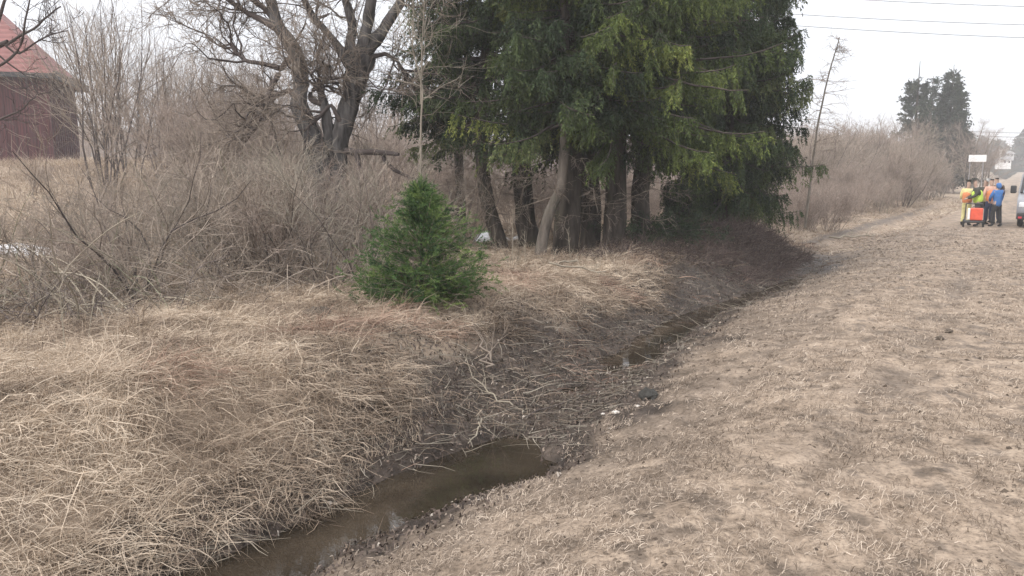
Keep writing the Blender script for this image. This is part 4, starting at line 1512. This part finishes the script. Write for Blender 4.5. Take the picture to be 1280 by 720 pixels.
# ------------------------------------------------------------------ snow, logs, sticks, small things
M_SNOW = plain('old_snow', (.78, .79, .82), .7, var=.25, scale=3)


def snow(u, v0, Y, wid, dep, hgt, label, seed):
    rng = np.random.default_rng(seed)
    x0, y0 = atx(u, Y), Y
    A, B = 9, 28
    a = np.linspace(0, 2 * np.pi, B, endpoint=False)
    rr = np.linspace(0, 1, A)
    edge = 1 + .22 * np.sin(3 * a + rng.uniform(0, 6)) + .15 * np.sin(5 * a + rng.uniform(0, 6)) + rng.normal(0, .05, B)
    X = x0 + rr[:, None] * np.cos(a)[None] * wid / 2 * edge
    Yy = y0 + rr[:, None] * np.sin(a)[None] * dep / 2 * edge
    Z = terrain(X.ravel(), Yy.ravel()).reshape(X.shape) + hgt * (1 - rr[:, None] ** 2.5) - .03 * rr[:, None] ** 6
    i, j = np.meshgrid(np.arange(A - 1), np.arange(B), indexing='ij')
    j2 = (j + 1) % B
    mb = MB()
    mb.add(np.stack([X, Yy, Z], -1), np.stack([i * B + j, (i + 1) * B + j, (i + 1) * B + j2, i * B + j2], -1))
    o = mb.build('snow_patch', M_SNOW, None, True)
    return tag(o, label, 'snow', 'remains of snow')


snow(12, 313, 16.0, 1.9, 1.3, .32, 'long white strip of old snow at the far left edge below the barn', 1)
snow(612, 295, 20.5, 1.0, 1.5, .25, 'white snow remnant behind the leaning spruce trunk', 2)
snow(648, 297, 20.3, .5, .9, .2, 'small snow remnant seen between the second and third spruce trunks', 3)


def log(u0, v0, u1, v1, Y0, Y1, r0, r1, name, label, mat, nt=0, seed=0, dz=0, cat='log', K=10, wob=.02):
    rng = np.random.default_rng(900 + seed)
    a, b = np.array([atx(u0, Y0), Y0, 0]), np.array([atx(u1, Y1), Y1, 0])
    t = np.linspace(0, 1, K)[:, None]
    P = a + (b - a) * t + rng.normal(0, wob, (K, 3))
    P[:, 2] = np.maximum(terrain(P[:, 0], P[:, 1]), WZ - .02)
    P[:, 2] = P[:, 2].max() * .35 + P[:, 2] * .65 + dz + (r0 + r1) / 2 + rng.normal(0, wob * .4, K)
    P[:, 2] = np.maximum(P[:, 2], terrain(P[:, 0], P[:, 1]) + r1 * .4)
    org = P[0].copy()
    mb = MB()
    R = np.linspace(r0, r1, K)
    R2 = np.concatenate([[r0 * .2], R, [r1 * .2]])
    P2 = np.concatenate([P[:1] - (P[1:2] - P[:1]) * .02, P, P[-1:] + (P[-1:] - P[-2:-1]) * .02])
    tubes(mb, P2 - org, R2, 8, .5, .06, rng)
    if nt:
        s, d, i, tt = spawn(rng, P[None] - org, nt, .25, 1, .8, .3)
        Q = grow(rng, s, d + np.array([0, 0, .15]), rng.uniform(.12, .45, nt), 6, .2, .02)
        tubes(mb, Q, radii(np.full(nt, r1 * .7), 6, .35), 5, .55)
        s, d, i, tt = spawn(rng, Q, 2, .3, 1, .7, .3)
        Q = grow(rng, s, d, rng.uniform(.06, .2, len(i)), 4, .2, .02)
        tubes(mb, Q, radii(np.full(len(i), r1 * .4), 4, .5), 4, .55)
    o = mb.build(name, mat, None, True)
    o.location = org
    return tag(o, label, cat)


log(872, 297, 930, 299, 18.3, 18.6, .06, .045, 'log', 'dark log lying on top of the brushwood mound', M_OLDBARK, 0, 1, .12)
log(640, 578, 583, 545, 6.9, 7.35, .008, .005, 'fallen_branch', 'pale forked branch lying half in the water pool below the bank lip', M_TWIGPALE, 6, 2, .04, 'branch', wob=.03)
log(600, 600, 583, 632, 6.55, 6.1, .008, .004, 'fallen_branch', 'short crooked pale stick dipping into the brown pool', M_TWIGPALE, 3, 3, .03, 'branch', wob=.02)
log(612, 545, 600, 500, 7.4, 8.2, .012, .007, 'fallen_branch', 'grey bare branch sloping down the muddy left bank', M_TWIG, 5, 4, .08, 'branch', wob=.04)
log(690, 380, 760, 375, 11.6, 12.0, .015, .008, 'fallen_branch', 'thin pale branch lying across the grass below the spruce trunks', M_TWIGPALE, 4, 5, .12, 'branch', wob=.03)
log(720, 345, 660, 352, 13.6, 13.2, .02, .012, 'fallen_branch', 'bleached branch on the crest before the curved grey trunk', M_TWIGPALE, 5, 6, .08, 'branch', wob=.04)
log(660, 575, 740, 540, 6.9, 7.6, .007, .004, 'fallen_branch', 'thin dark stick along the right edge of the muddy ditch bed', M_TWIGDARK, 4, 7, .02, 'branch', wob=.02)
log(1040, 300, 1100, 288, 24.2, 26, .03, .02, 'fallen_branch', 'pale stick on the flat grass beyond the ditch, near the roadside thicket', M_TWIGPALE, 4, 8, .05, 'branch', wob=.05)


def clod(u, v, label, size, seed, name, mat, cat, flat=.5):
    """an irregular lump on the ground at the picture point"""
    rng = np.random.default_rng(seed)
    Y = 4.0
    for _ in range(60):
        p = at(u, v, Y)
        Y += (p[2] - tz(p[0], Y)) * 1.2
    p = at(u, v, Y)
    A, B = 11, 18
    th = np.linspace(0, np.pi, A)
    ph = np.linspace(0, 2 * np.pi, B, endpoint=False)
    T, Pp = np.meshgrid(th, ph, indexing='ij')
    rad = size * (1 + rng.normal(0, .2, T.shape))
    rad[0] = rad[0].mean()
    rad[-1] = rad[-1].mean()
    X = np.stack([np.sin(T) * np.cos(Pp) * rad, np.sin(T) * np.sin(Pp) * rad * .75, np.cos(T) * rad * flat], -1)
    i, j = np.meshgrid(np.arange(A - 1), np.arange(B), indexing='ij')
    j2 = (j + 1) % B
    mb = MB()
    mb.add(X, np.stack([i * B + j, (i + 1) * B + j, (i + 1) * B + j2, i * B + j2], -1))
    o = mb.build(name, mat, None, True)
    o.location = (p[0], Y, tz(p[0], Y) + size * flat * .3)
    o.rotation_euler = (0, 0, rng.uniform(0, 6))
    return tag(o, label, cat)


M_SOD = plain('wet_black_sod', (.03, .028, .024), .8, scale=30)
M_STONE = plain('pale_stone', (.62, .58, .54), .8, scale=20)
M_EARTH = plain('dry_clod_earth', (.1, .078, .06), .95, scale=20)
clod(812, 497, 'black wet sod clump on the right bank of the ditch', .12, 1, 'sod_clump', M_SOD, 'sod', .5)
clod(770, 517, 'largest white stone fragment beside the black sod clump', .036, 2, 'white_stone', M_STONE, 'stone')
clod(754, 518, 'small white fragment at the water edge left of the larger white stone', .02, 3, 'white_stone', M_STONE, 'stone')
clod(797, 508, 'round white fragment just below the black sod clump', .02, 4, 'white_stone', M_STONE, 'stone')
clod(412, 629, 'pale pebble at the pool edge under the grassy lip', .02, 5, 'white_stone', M_STONE, 'stone')
clod(1175, 424, 'dark earth clod at the scuffed patch on the verge, right', .05, 6, 'earth_clod', M_EARTH, 'clod')
clod(1186, 415, 'dark upper clod of the scuffed patch on the verge, right', .05, 7, 'earth_clod', M_EARTH, 'clod')
clod(397, 398, 'brown tussock lump at the meadow edge left of the young spruce', .13, 8, 'earth_clod', M_EARTH, 'clod', .7)


def stalk(u, Y, h, label, seed, lean=0.05):
    rng = np.random.default_rng(seed)
    x = atx(u, Y)
    P = grow(rng, np.array([[0, 0, -.02]]), np.array([[lean, 0, 1]]), np.array([h]), 8, .03, 0)
    mb = MB()
    tubes(mb, P, np.linspace(.006, .003, 8)[None], 4, .6)
    s, d, i, t = spawn(rng, P, 7, .55, 1, .5, .2)
    Q = grow(rng, s, d, rng.uniform(.05, .15, 7), 4, .1, 0)
    tubes(mb, Q, radii(np.full(7, .003), 4, .6), 3, .7)
    o = mb.build('dry_stalk', M_TWIGPALE, None)
    o.location = (x, Y, tz(x, Y))
    return tag(o, label, 'dry stalk')


stalk(62, 6.4, .55, 'tallest dry stalk standing alone in the left meadow grass', 1, 0)
stalk(457, 9.0, .62, 'left of the two pale stalks before the young spruce', 2)
stalk(472, 9.1, .6, 'right of the two pale stalks before the young spruce', 3, .0)
stalk(641, 12.5, .95, 'tall pale dry stalk in front of the dark leftmost trunks', 4, .0)
stalk(657, 12.7, .55, 'short pale dry stalk left of the curved grey trunk', 5, .0)
stalk(93, 7.2, .6, 'thin leaning dry stalk at the upper left of the meadow', 6, .1)
stalk(714, 14.6, .6, 'broken pale stake at the foot of the stout spruce trunk', 7, -.05)

# ------------------------------------------------------------------ power lines
M_WIRE = plain('aluminium_wire', (.30, .31, .33), .5, .3)
M_POLE = bark('pole_wood', (.1, .09, .08), (.22, .2, .18))


def wire(u0, v0, u1, v1, Y0, Y1, r, label):
    a, b = at(u0, v0, Y0), at(u1, v1, Y1)
    t = np.linspace(0, 1, 40)[:, None]
    P = a + (b - a) * t
    P[:, 2] -= (4 * t[:, 0] * (1 - t[:, 0])) * .25
    o = MB()
    tubes(o, P - a, np.full(40, r * 1.3), 5)
    ob = o.build('power_line', M_WIRE)
    ob.location = a
    return tag(ob, label, 'power line', 'overhead power lines')


WIRES = [(800, 3, 1420, 34, 'lower middle overhead wire above the far spruces'), (800, 16, 1420, 51, 'lowest thick overhead wire crossing above the far spruces'), (800, -20, 1420, 11, 'topmost overhead wire cutting the upper right corner of the sky')]
for u0, v0, u1, v1, lab in WIRES:
    wire(u0, v0, u1, v1, 46, 44, .016, lab)
# thin distant pair near the horizon
wire(1190, 163, 1360, 166, 150, 150, .05, 'upper thin distant wire just above the horizon forest')
wire(1190, 168, 1360, 172, 150, 150, .05, 'lower thin distant wire just above the horizon forest')


def pole(u, Y, ztop, label):
    x = atx(u, Y)
    z = tz(x, Y)
    root = empty('utility_pole', (x, Y, z), 0, label, 'utility pole')
    mb = MB()
    tubes(mb, np.stack([np.zeros(6), np.zeros(6), np.linspace(-.3, ztop - z, 6)], -1), np.linspace(.15, .1, 6), 10)
    mb.build('pole', M_POLE, root, True)
    c = MB()
    box(c, (0, -.1, ztop - z - .3), (.12, .12, 1.6))
    c.build('bracket', M_POLE, root)


pole(800, 46, float(at(800, -22, 46)[2]) + .2, 'wooden utility pole hidden behind the dark spruces')

# ------------------------------------------------------------------ far sign and buildings
M_WHITE = plain('white_painted_panel', (.8, .8, .8), .5, var=.12, scale=4)
M_STEEL = plain('galvanised_post', (.4, .4, .42), .4, .6)
M_GREYROOF = plain('grey_sheet_roof', (.3, .31, .33), .6)
M_GLASSDARK = plain('dark_glass', (.03, .035, .04), .15)


def sign():
    Y = 72.0
    x = atx(1220.5, Y)
    z = tz(x, Y)
    zc = float(at(1220, 198, Y)[2])
    root = empty('roadside_sign', (x, Y, z), 0, 'white rectangular board on posts beneath the birches far down the road', 'sign')
    mb = MB()
    box(mb, (0, 0, zc - z), (1.6, .05, .62))
    bevel(mb.build('board', M_WHITE, root), .015)
    for s in (-.6, .6):
        p = MB()
        tubes(p, np.array([[s, .08, -.2], [s, .08, (zc - z) * .5], [s, .08, zc - z + .28]]), np.full(3, .03), 8)
        p.build('post', M_STEEL, root, True)


sign()


def small_house(u, Y, w_, d_, h_, label, name, vb, cat='house'):
    x = atx(u, Y)
    z = float(at(u, vb, Y)[2])
    root = empty(name, (x, Y, z), .2, label, cat)
    a = MB()
    box(a, (0, 0, h_ / 2 - .5), (w_, d_, h_ + 1))
    a.build('wall', M_WHITE, root)
    r = MB()
    e = .3
    V = np.array([[-w_ / 2 - e, -d_ / 2 - e, h_], [w_ / 2 + e, -d_ / 2 - e, h_], [w_ / 2 + e, d_ / 2 + e, h_], [-w_ / 2 - e, d_ / 2 + e, h_], [-w_ / 2 - e, 0, h_ + d_ * .35], [w_ / 2 + e, 0, h_ + d_ * .35]])
    r.add(V + [0, 0, .01], [[0, 1, 5, 4], [2, 3, 4, 5], [1, 2, 5, 5], [3, 0, 4, 4], [0, 3, 2, 1]])
    r.build('roof', M_GREYROOF, root)
    for s in (-.25, .25):
        g = MB()
        box(g, (s * w_, -d_ / 2 - .02, h_ * .55), (w_ * .16, .06, h_ * .35))
        g.build('window', M_GLASSDARK, root)


small_house(1253, 190, 2.4, 2.2, 1.2, 'small white house at the forest foot far beyond the people', 'far_house', 206)
small_house(1257, 230, 2.6, 2.2, .8, 'low white shed higher up beside the far house', 'far_shed', 196, 'shed')


def mast():
    Y = 170.0
    x = atx(1248.5, Y)
    zb = float(at(1248, 206, Y)[2])
    h = float(at(1248, 188, Y)[2]) - zb
    root = empty('white_marker_post', (x, Y, zb), 0, 'white upright post standing before the far white house', 'post')
    mb = MB()
    tubes(mb, np.array([[0, 0, -.6], [0, 0, h * .5], [0, 0, h]]), np.array([.28, .25, .2]), 10)
    mb.build('post', M_WHITE, root, True)
    c = MB()
    box(c, (0, 0, h + .06), (.6, .6, .12))
    c.build('cap', M_WHITE, root)


mast()

# ------------------------------------------------------------------ people
M_SKIN = plain('skin', (.40, .27, .21), .6, var=.1)


def cloth(name, c, r=.85):
    m, n, b = mat_new(name)
    col = ramp(n, noise(n, 9, 4), [(.3, tuple(x * .72 for x in c)), (.7, c)])
    n.links.new(col, b.inputs['Base Color'])
    b.inputs['Roughness'].default_value = r
    return m


def skinned(name, verts, edges, rad, mat, parent, sub=1, root_i=0):
    me = bpy.data.meshes.new(name)
    me.from_pydata([tuple(v) for v in verts], edges, [])
    o = bpy.data.objects.new(name, me)
    COL.objects.link(o)
    sk = o.modifiers.new('skin', 'SKIN')
    sk.use_smooth_shade = True
    lay = me.skin_vertices[0].data if len(me.skin_vertices) else None
    for i, r in enumerate(rad):
        lay[i].radius = (r, r) if np.isscalar(r) else r
        lay[i].use_root = (i == root_i)
    ss = o.modifiers.new('smooth', 'SUBSURF')
    ss.levels = sub
    ss.render_levels = sub
    me.materials.append(mat)
    o.parent = parent
    return o


def person(u, Y, rz, label, top, vest, trousers, head, h=1.76, arms=None, bend=0.0, dx=0.0, legs=.11, backpack=None, stripe=None):
    """faces +X before rotation. arms: (left elbow, left hand, right elbow, right hand) offsets"""
    x = atx(u, Y) + dx
    z = tz(x, Y)
    k = h / 1.76
    root = empty('person', (x, Y, z), rz, label, 'person', None, k)
    b = bend
    hip = np.array([-.12 * b, 0, .93])
    ch = hip + np.array([math.sin(b) * .42, 0, math.cos(b) * .42])
    nk = hip + np.array([math.sin(b) * .58, 0, math.cos(b) * .58])
    hd0 = nk + np.array([.03, 0, .10])
    hd1 = nk + np.array([.04, 0, .22])
    arms = arms or ((.02, .27, -.30), (.10, .25, -.55), (.02, -.27, -.30), (.10, -.25, -.55))
    sh = [ch + np.array([0, s * .19, .09]) for s in (1, -1)]
    el = [ch + np.array([0, 0, .09]) + np.array(arms[0]), ch + np.array([0, 0, .09]) + np.array(arms[2])]
    hn = [ch + np.array([0, 0, .09]) + np.array(arms[1]), ch + np.array([0, 0, .09]) + np.array(arms[3])]
    kn = [np.array([.05, legs * 1.1, .50]), np.array([-.02, -legs * 1.1, .50])]
    an = [np.array([.02, legs * 1.25, .09]), np.array([-.06, -legs * 1.25, .09])]
    to = [an[0] + np.array([.15, .03, -.05]), an[1] + np.array([.15, -.03, -.05])]
    face = hd1 + np.array([.085, 0, -.02])
    V = [hip, hip + (ch - hip) * .5, ch, nk, hd0, hd1, hd1 + np.array([0, 0, .075]), face]
    E = [(0, 1), (1, 2), (2, 3), (3, 4), (4, 5), (5, 6), (5, 7)]
    R = [.145, .135, .15, .065, .075, .098, .07, .025]
    for s in range(2):
        i0 = len(V)
        V += [sh[s], el[s], hn[s], hn[s] + nrm(hn[s] - el[s]) * .09]
        E += [(2, i0), (i0, i0 + 1), (i0 + 1, i0 + 2), (i0 + 2, i0 + 3)]
        R += [.07, .047, .034, .03]
        i0 = len(V)
        V += [hip + np.array([0, (1, -1)[s] * .09, -.08]), kn[s], an[s], to[s]]
        E += [(0, i0), (i0, i0 + 1), (i0 + 1, i0 + 2), (i0 + 2, i0 + 3)]
        R += [.095, .062, .045, .035]
    skinned('body', V, E, R, M_SKIN, root)
    # jacket
    Vj = [hip + (ch - hip) * -.34, hip + (ch - hip) * .5, ch, nk + np.array([0, 0, -.01])]
    Ej = [(0, 1), (1, 2), (2, 3)]
    Rj = [.175, .17, .18, .085]
    for s in range(2):
        i0 = len(Vj)
        Vj += [sh[s], el[s], hn[s]]
        Ej += [(2, i0), (i0, i0 + 1), (i0 + 1, i0 + 2)]
        Rj += [.09, .066, .052]
    skinned('jacket', Vj, Ej, Rj, top, root)
    if vest:
        skinned('safety_vest', [hip + (ch - hip) * -.22, hip + (ch - hip) * .3, hip + (ch - hip) * .75, ch + (nk - ch) * .45], [(0, 1), (1, 2), (2, 3)], [(.20, .20), (.195, .205), (.195, .225), (.14, .20)], vest, root)
    if stripe:
        skinned('reflective_band', [hip + (ch - hip) * .30, hip + (ch - hip) * .42], [(0, 1)], [.215, .215], stripe, root)
    # trousers with boots
    Vt = [hip + np.array([0, 0, .06]), hip]
    Et = [(0, 1)]
    Rt = [.155, .16]
    for s in range(2):
        i0 = len(Vt)
        Vt += [hip + np.array([0, (1, -1)[s] * .095, -.12]), kn[s], an[s] + np.array([0, 0, .03])]
        Et += [(1, i0), (i0, i0 + 1), (i0 + 1, i0 + 2)]
        Rt += [.105, .08, .07]
    skinned('trousers', Vt, Et, Rt, trousers, root)
    for s in range(2):
        skinned('boot', [an[s] + np.array([-.04, 0, .08]), an[s] + np.array([-.03, 0, -.03]), to[s]], [(0, 1), (1, 2)], [.068, .06, .048], M_BOOT, root)
    # head cover
    kind, hm = head
    if kind == 'helmet':
        skinned('helmet', [hd1 + np.array([-.005, 0, .02]), hd1 + np.array([-.005, 0, .085]), hd1 + np.array([.10, 0, .035])], [(0, 1), (0, 2)], [.118, .085, .03], hm, root)
    elif kind == 'hood':
        skinned('hood', [nk + np.array([-.05, 0, .02]), hd1 + np.array([-.04, 0, .0]), hd1 + np.array([-.03, 0, .07])], [(0, 1), (1, 2)], [.10, .112, .08], hm, root)
    else:
        skinned('hair', [hd1 + np.array([-.03, 0, .0]), hd1 + np.array([-.015, 0, .075])], [(0, 1)], [.105, .085], hm, root)
    if backpack:
        bp = MB()
        c = hip + (ch - hip) * .75
        box(bp, c + np.array([-.27, 0, .02]), (.16, .30, .42))
        bevel(bp.build('backpack', backpack, root), .04, 3)
    return root


M_BOOT = plain('black_boots', (.02, .02, .02), .7)
c_lime = cloth('lime_safety_fabric', (.52, .72, .10))
c_orange = cloth('orange_safety_fabric', (.62, .22, .09))
c_pink = cloth('faded_orange_fabric', (.60, .36, .28))
c_blue = cloth('blue_jacket_fabric', (.045, .16, .42))
c_blue2 = cloth('bright_blue_bag', (.06, .26, .62))
c_navy = cloth('navy_trousers', (.02, .03, .075))
c_black = cloth('black_cloth', (.022, .022, .025))
c_dark = cloth('dark_olive_cloth', (.045, .045, .035))
c_yel = cloth('pale_yellow_fabric', (.68, .62, .30))
c_refl = plain('reflective_silver', (.7, .72, .68), .35)
c_hair = plain('dark_hair', (.03, .022, .018), .7)
c_white = cloth('white_helmet_shell', (.7, .7, .68), .4)
c_red = cloth('red_cap', (.5, .12, .1))

rot = math.pi
person(1212, 31.6, math.radians(40), 'person in an orange safety vest with yellow sleeves at the left of the group', c_yel, c_orange, c_yel, ('helmet', c_dark), 1.72, arms=((.02, .25, -.28), (.2, .16, -.42), (.10, -.22, -.26), (.34, -.12, -.30)), stripe=c_yel)
person(1225.5, 31.0, math.radians(165), 'person in a lime yellow safety vest with dark sleeves bending behind the red case', c_dark, c_lime, c_black, ('helmet', c_dark), 1.78, bend=.22, arms=((.10, .24, -.26), (.34, .12, -.36), (.06, -.26, -.24), (.32, -.14, -.38)), stripe=c_refl)
person(1233, 32.4, math.radians(-80), 'person in a white helmet standing behind the lime vest', c_dark, c_yel, c_black, ('helmet', c_white), 1.78)
person(1241.5, 31.9, math.radians(80), 'person in a faded orange vest half hidden behind the blue jacket', c_pink, c_orange, c_navy, ('hair', c_hair), 1.80, stripe=c_yel)
person(1250, 30.6, math.radians(100), 'person in a blue hooded jacket and black trousers seen from behind beside the van', c_blue, None, c_black, ('hood', c_blue), 1.66, arms=((.10, .26, -.26), (.24, .14, -.40), (.08, -.28, -.28), (.16, -.24, -.50)), legs=.13)
person(1247.5, 32.9, math.radians(85), 'dark-haired person at the back of the group between the orange vest and the blue jacket', c_black, None, c_navy, ('hair', c_hair), 1.84)


def hand_cart():
    Y = 30.2
    x = atx(1222, Y)
    z = tz(x, Y)
    fr = plain('black_tube_steel', (.03, .03, .033), .5)
    root = empty('hand_cart', (x, Y, z), -.5, 'low black two-wheeled cart with a tall handle frame in front of the lime vest', 'cart')
    a = MB()
    for s in (-.28, .28):
        tubes(a, np.array([[s, .24, .16], [s, .26, .5], [s, .28, .88]]), np.full(3, .022), 6)
        tubes(a, np.array([[s, -.26, .16], [s, 0, .16], [s, .26, .16]]), np.full(3, .022), 6)
    tubes(a, np.array([[-.28, .28, .88], [0, .28, .88], [.28, .28, .88]]), np.full(3, .022), 6)
    a.build('frame', fr, root)
    t = MB()
    box(t, (0, 0, .21), (.62, .56, .08))
    bevel(t.build('tray', fr, root), .02)
    for s in (-.33, .33):
        wh = MB()
        aa = np.linspace(0, 2 * np.pi, 17)
        tubes(wh, np.stack([np.full(17, s), np.cos(aa) * .12, .14 + np.sin(aa) * .12], -1), np.full(17, .035), 8)
        wo = wh.build('wheel', M_BOOT, root, True)
        hb = MB()
        tubes(hb, np.array([[s - .02, 0, .14], [s, 0, .14], [s + .02, 0, .14]]), np.full(3, .09), 10)
        hb.build('hub', M_STEEL, wo)
    # the case on it
    case = empty('equipment_case', (x + .05, Y, z + .255), -.5, 'bright red-orange equipment case with a white side standing on the black cart', 'case')
    m_red = plain('red_plastic', (.72, .10, .05), .45)
    c = MB()
    box(c, (.04, 0, .24), (.42, .42, .46))
    bevel(c.build('shell', m_red, case), .03)
    w_ = MB()
    box(w_, (-.215, 0, .24), (.08, .38, .42))
    bevel(w_.build('side_panel', M_WHITE, case), .015)
    hd = MB()
    tubes(hd, np.array([[-.1, 0, .465], [-.08, 0, .53], [.16, 0, .53], [.18, 0, .465]]), np.full(4, .015), 6)
    hd.build('handle', fr, case)


hand_cart()


# ------------------------------------------------------------------ van
def van():
    Y = 29.6
    xl = atx(1275, Y)
    ang = math.atan2(.657, 1)                      # road direction from +Y towards +X
    W, H = 1.98, 2.32
    paint = plain('silver_van_paint', (.24, .245, .265), .35, .25, .08)
    dark = plain('black_plastic_trim', (.025, .025, .028), .5)
    glass, n, b = mat_new('windscreen_glass')
    b.inputs['Base Color'].default_value = (.20, .24, .30, 1)
    b.inputs['Roughness'].default_value = .05
    b.inputs['Specular IOR Level'].default_value = .8
    lampm = plain('headlight_lens', (.7, .72, .75), .1)
    redm = plain('red_badge', (.5, .03, .05), .4)
    # local axes: x across (left edge at 0), y backwards, z up
    root = empty('parked_van', (xl, Y, tz(xl + .8, Y)), -ang, 'silver van parked on the road facing the camera at the right edge', 'van')
    # side profile (y, z) lofted across the width with rounded corners
    prof = [(0.06, .32), (0.0, .5), (.02, .78), (.10, 1.0), (.42, 1.12), (1.02, 1.24), (1.50, 1.80), (1.78, 2.18), (2.05, 2.30), (2.8, 2.34), (5.0, 2.32), (5.28, 2.2), (5.34, 1.2), (5.32, .5), (5.2, .32)]
    pr = np.array(prof)
    xs = [0.0, .05, .16, W / 2, W - .16, W - .05, W]
    ins = [.10, .03, 0, -.03, 0, .03, .10]
    top_in = lambda z: .14 * max(0, (z - 1.1) / 1.2) ** 1.3
    rings = []
    for xx, i_ in zip(xs, ins):
        r = []
        for (yy, zz) in prof:
            cx = W / 2
            f = 1 - top_in(zz) / (W / 2)
            yv = yy + (i_ if yy < 2 else -i_ * .7)
            zv = zz - (i_ * .5 if zz > 1.9 else 0)
            r.append((cx + (xx - cx) * f, yv, zv))
        rings.append(r)
    V = np.array(rings)
    A, B = V.shape[:2]
    mb = MB()
    i, j = np.meshgrid(np.arange(A - 1), np.arange(B), indexing='ij')
    j2 = (j + 1) % B
    mb.add(V, np.stack([i * B + j, i * B + j2, (i + 1) * B + j2, (i + 1) * B + j], -1))
    for k in (0, A - 1):
        c = V[k].mean(0)
        n0 = mb.n
        mb.add(np.concatenate([V[k], c[None]]), [[q, (q + 1) % B, B, B] if k else [(q + 1) % B, q, B, B] for q in range(B)])
    body = mb.build('body', paint, root, True)
    # windscreen, following the slope between (1.02,1.24) and (1.78,2.18)
    ws = MB()
    def fpt(xx, t):
        yy = np.interp(t, [0, .6, 1], [1.03, 1.48, 1.74])
        zz = np.interp(t, [0, .6, 1], [1.27, 1.80, 2.12])
        f = 1 - top_in(zz) / (W / 2)
        return [W / 2 + (xx - W / 2) * f, yy - .03 + .03 * abs(xx - W / 2), zz + .03]
    g = np.array([[fpt(xx, t) for xx in np.linspace(.13, W - .13, 9)] for t in np.linspace(0, 1, 5)])
    i, j = np.meshgrid(np.arange(4), np.arange(8), indexing='ij')
    ws.add(g, np.stack([i * 9 + j, i * 9 + j + 1, (i + 1) * 9 + j + 1, (i + 1) * 9 + j], -1))
    ws.build('windscreen', glass, root, True)
    for s in (0, 1):
        sx = .02 if s == 0 else W - .02
        sg = MB()
        yy = [(1.35, 1.28), (2.5, 1.28), (2.5, 2.02), (1.85, 2.02)]
        pts = []
        for (y_, z_) in yy:
            f = 1 - top_in(z_) / (W / 2)
            pts.append([W / 2 + (sx - W / 2) * f * 1.0 + (-.03 if s == 0 else .03), y_, z_])
        sg.add(pts, [[0, 1, 2, 3]])
        so = sg.build('side_window', glass, root)
        sm = so.modifiers.new('thick', 'SOLIDIFY')
        sm.thickness = .01
        # pillar between the windscreen and the door window
        ap = MB()
        q0, q1 = np.array(fpt(.09 if s == 0 else W - .09, 0)), np.array(fpt(.09 if s == 0 else W - .09, 1))
        tubes(ap, np.stack([q0, (q0 + q1) / 2 + [0, -.0, .03], q1]), np.full(3, .05), 6)
        ap.build('windscreen_pillar', dark, root, True)
        mi = MB()
        mx = -.17 if s == 0 else W + .17
        box(mi, (mx, 1.18, 1.42), (.20, .12, .30))
        mo = bevel(mi.build('wing_mirror', dark, root), .04, 3)
        ar = MB()
        tubes(ar, np.array([[mx * .4 if s == 0 else W + .06, 1.24, 1.33], [mx, 1.2, 1.36]]), np.full(2, .025), 6)
        ar.build('mirror_arm', dark, mo)
        hl = MB()
        box(hl, (.22 if s == 0 else W - .22, .06, .86), (.32, .12, .2))
        bevel(hl.build('headlight', lampm, root), .05, 3)
        for wy in (1.0, 4.25):
            aa = np.linspace(0, 2 * np.pi, 25)
            wx = .14 if s == 0 else W - .14
            ty = MB()
            tubes(ty, np.stack([np.full(25, wx), wy + np.cos(aa) * .23, .33 + np.sin(aa) * .23], -1), np.full(25, .10), 10)
            to = ty.build('wheel', M_BOOT, root, True)
            rm = MB()
            tubes(rm, np.array([[wx - .07, wy, .33], [wx, wy, .33], [wx + .07, wy, .33]]), np.full(3, .18), 14)
            rm.build('rim', M_STEEL, to, True)
    bu = MB()
    box(bu, (W / 2, .0, .45), (W - .06, .22, .26))
    bevel(bu.build('bumper', dark, root), .05, 3)
    gr = MB()
    for k in range(4):
        box(gr, (W / 2, .0, .68 + k * .06), (W - .95, .06, .025))
    gr.build('grille', dark, root)
    rb = MB()
    box(rb, (.13, -.115, .40), (.12, .02, .07))
    rb.build('reflector', redm, root)
    pl = MB()
    box(pl, (W / 2, -.125, .47), (.52, .02, .11))
    pl.build('number_plate', M_WHITE, root)
    return root


van()
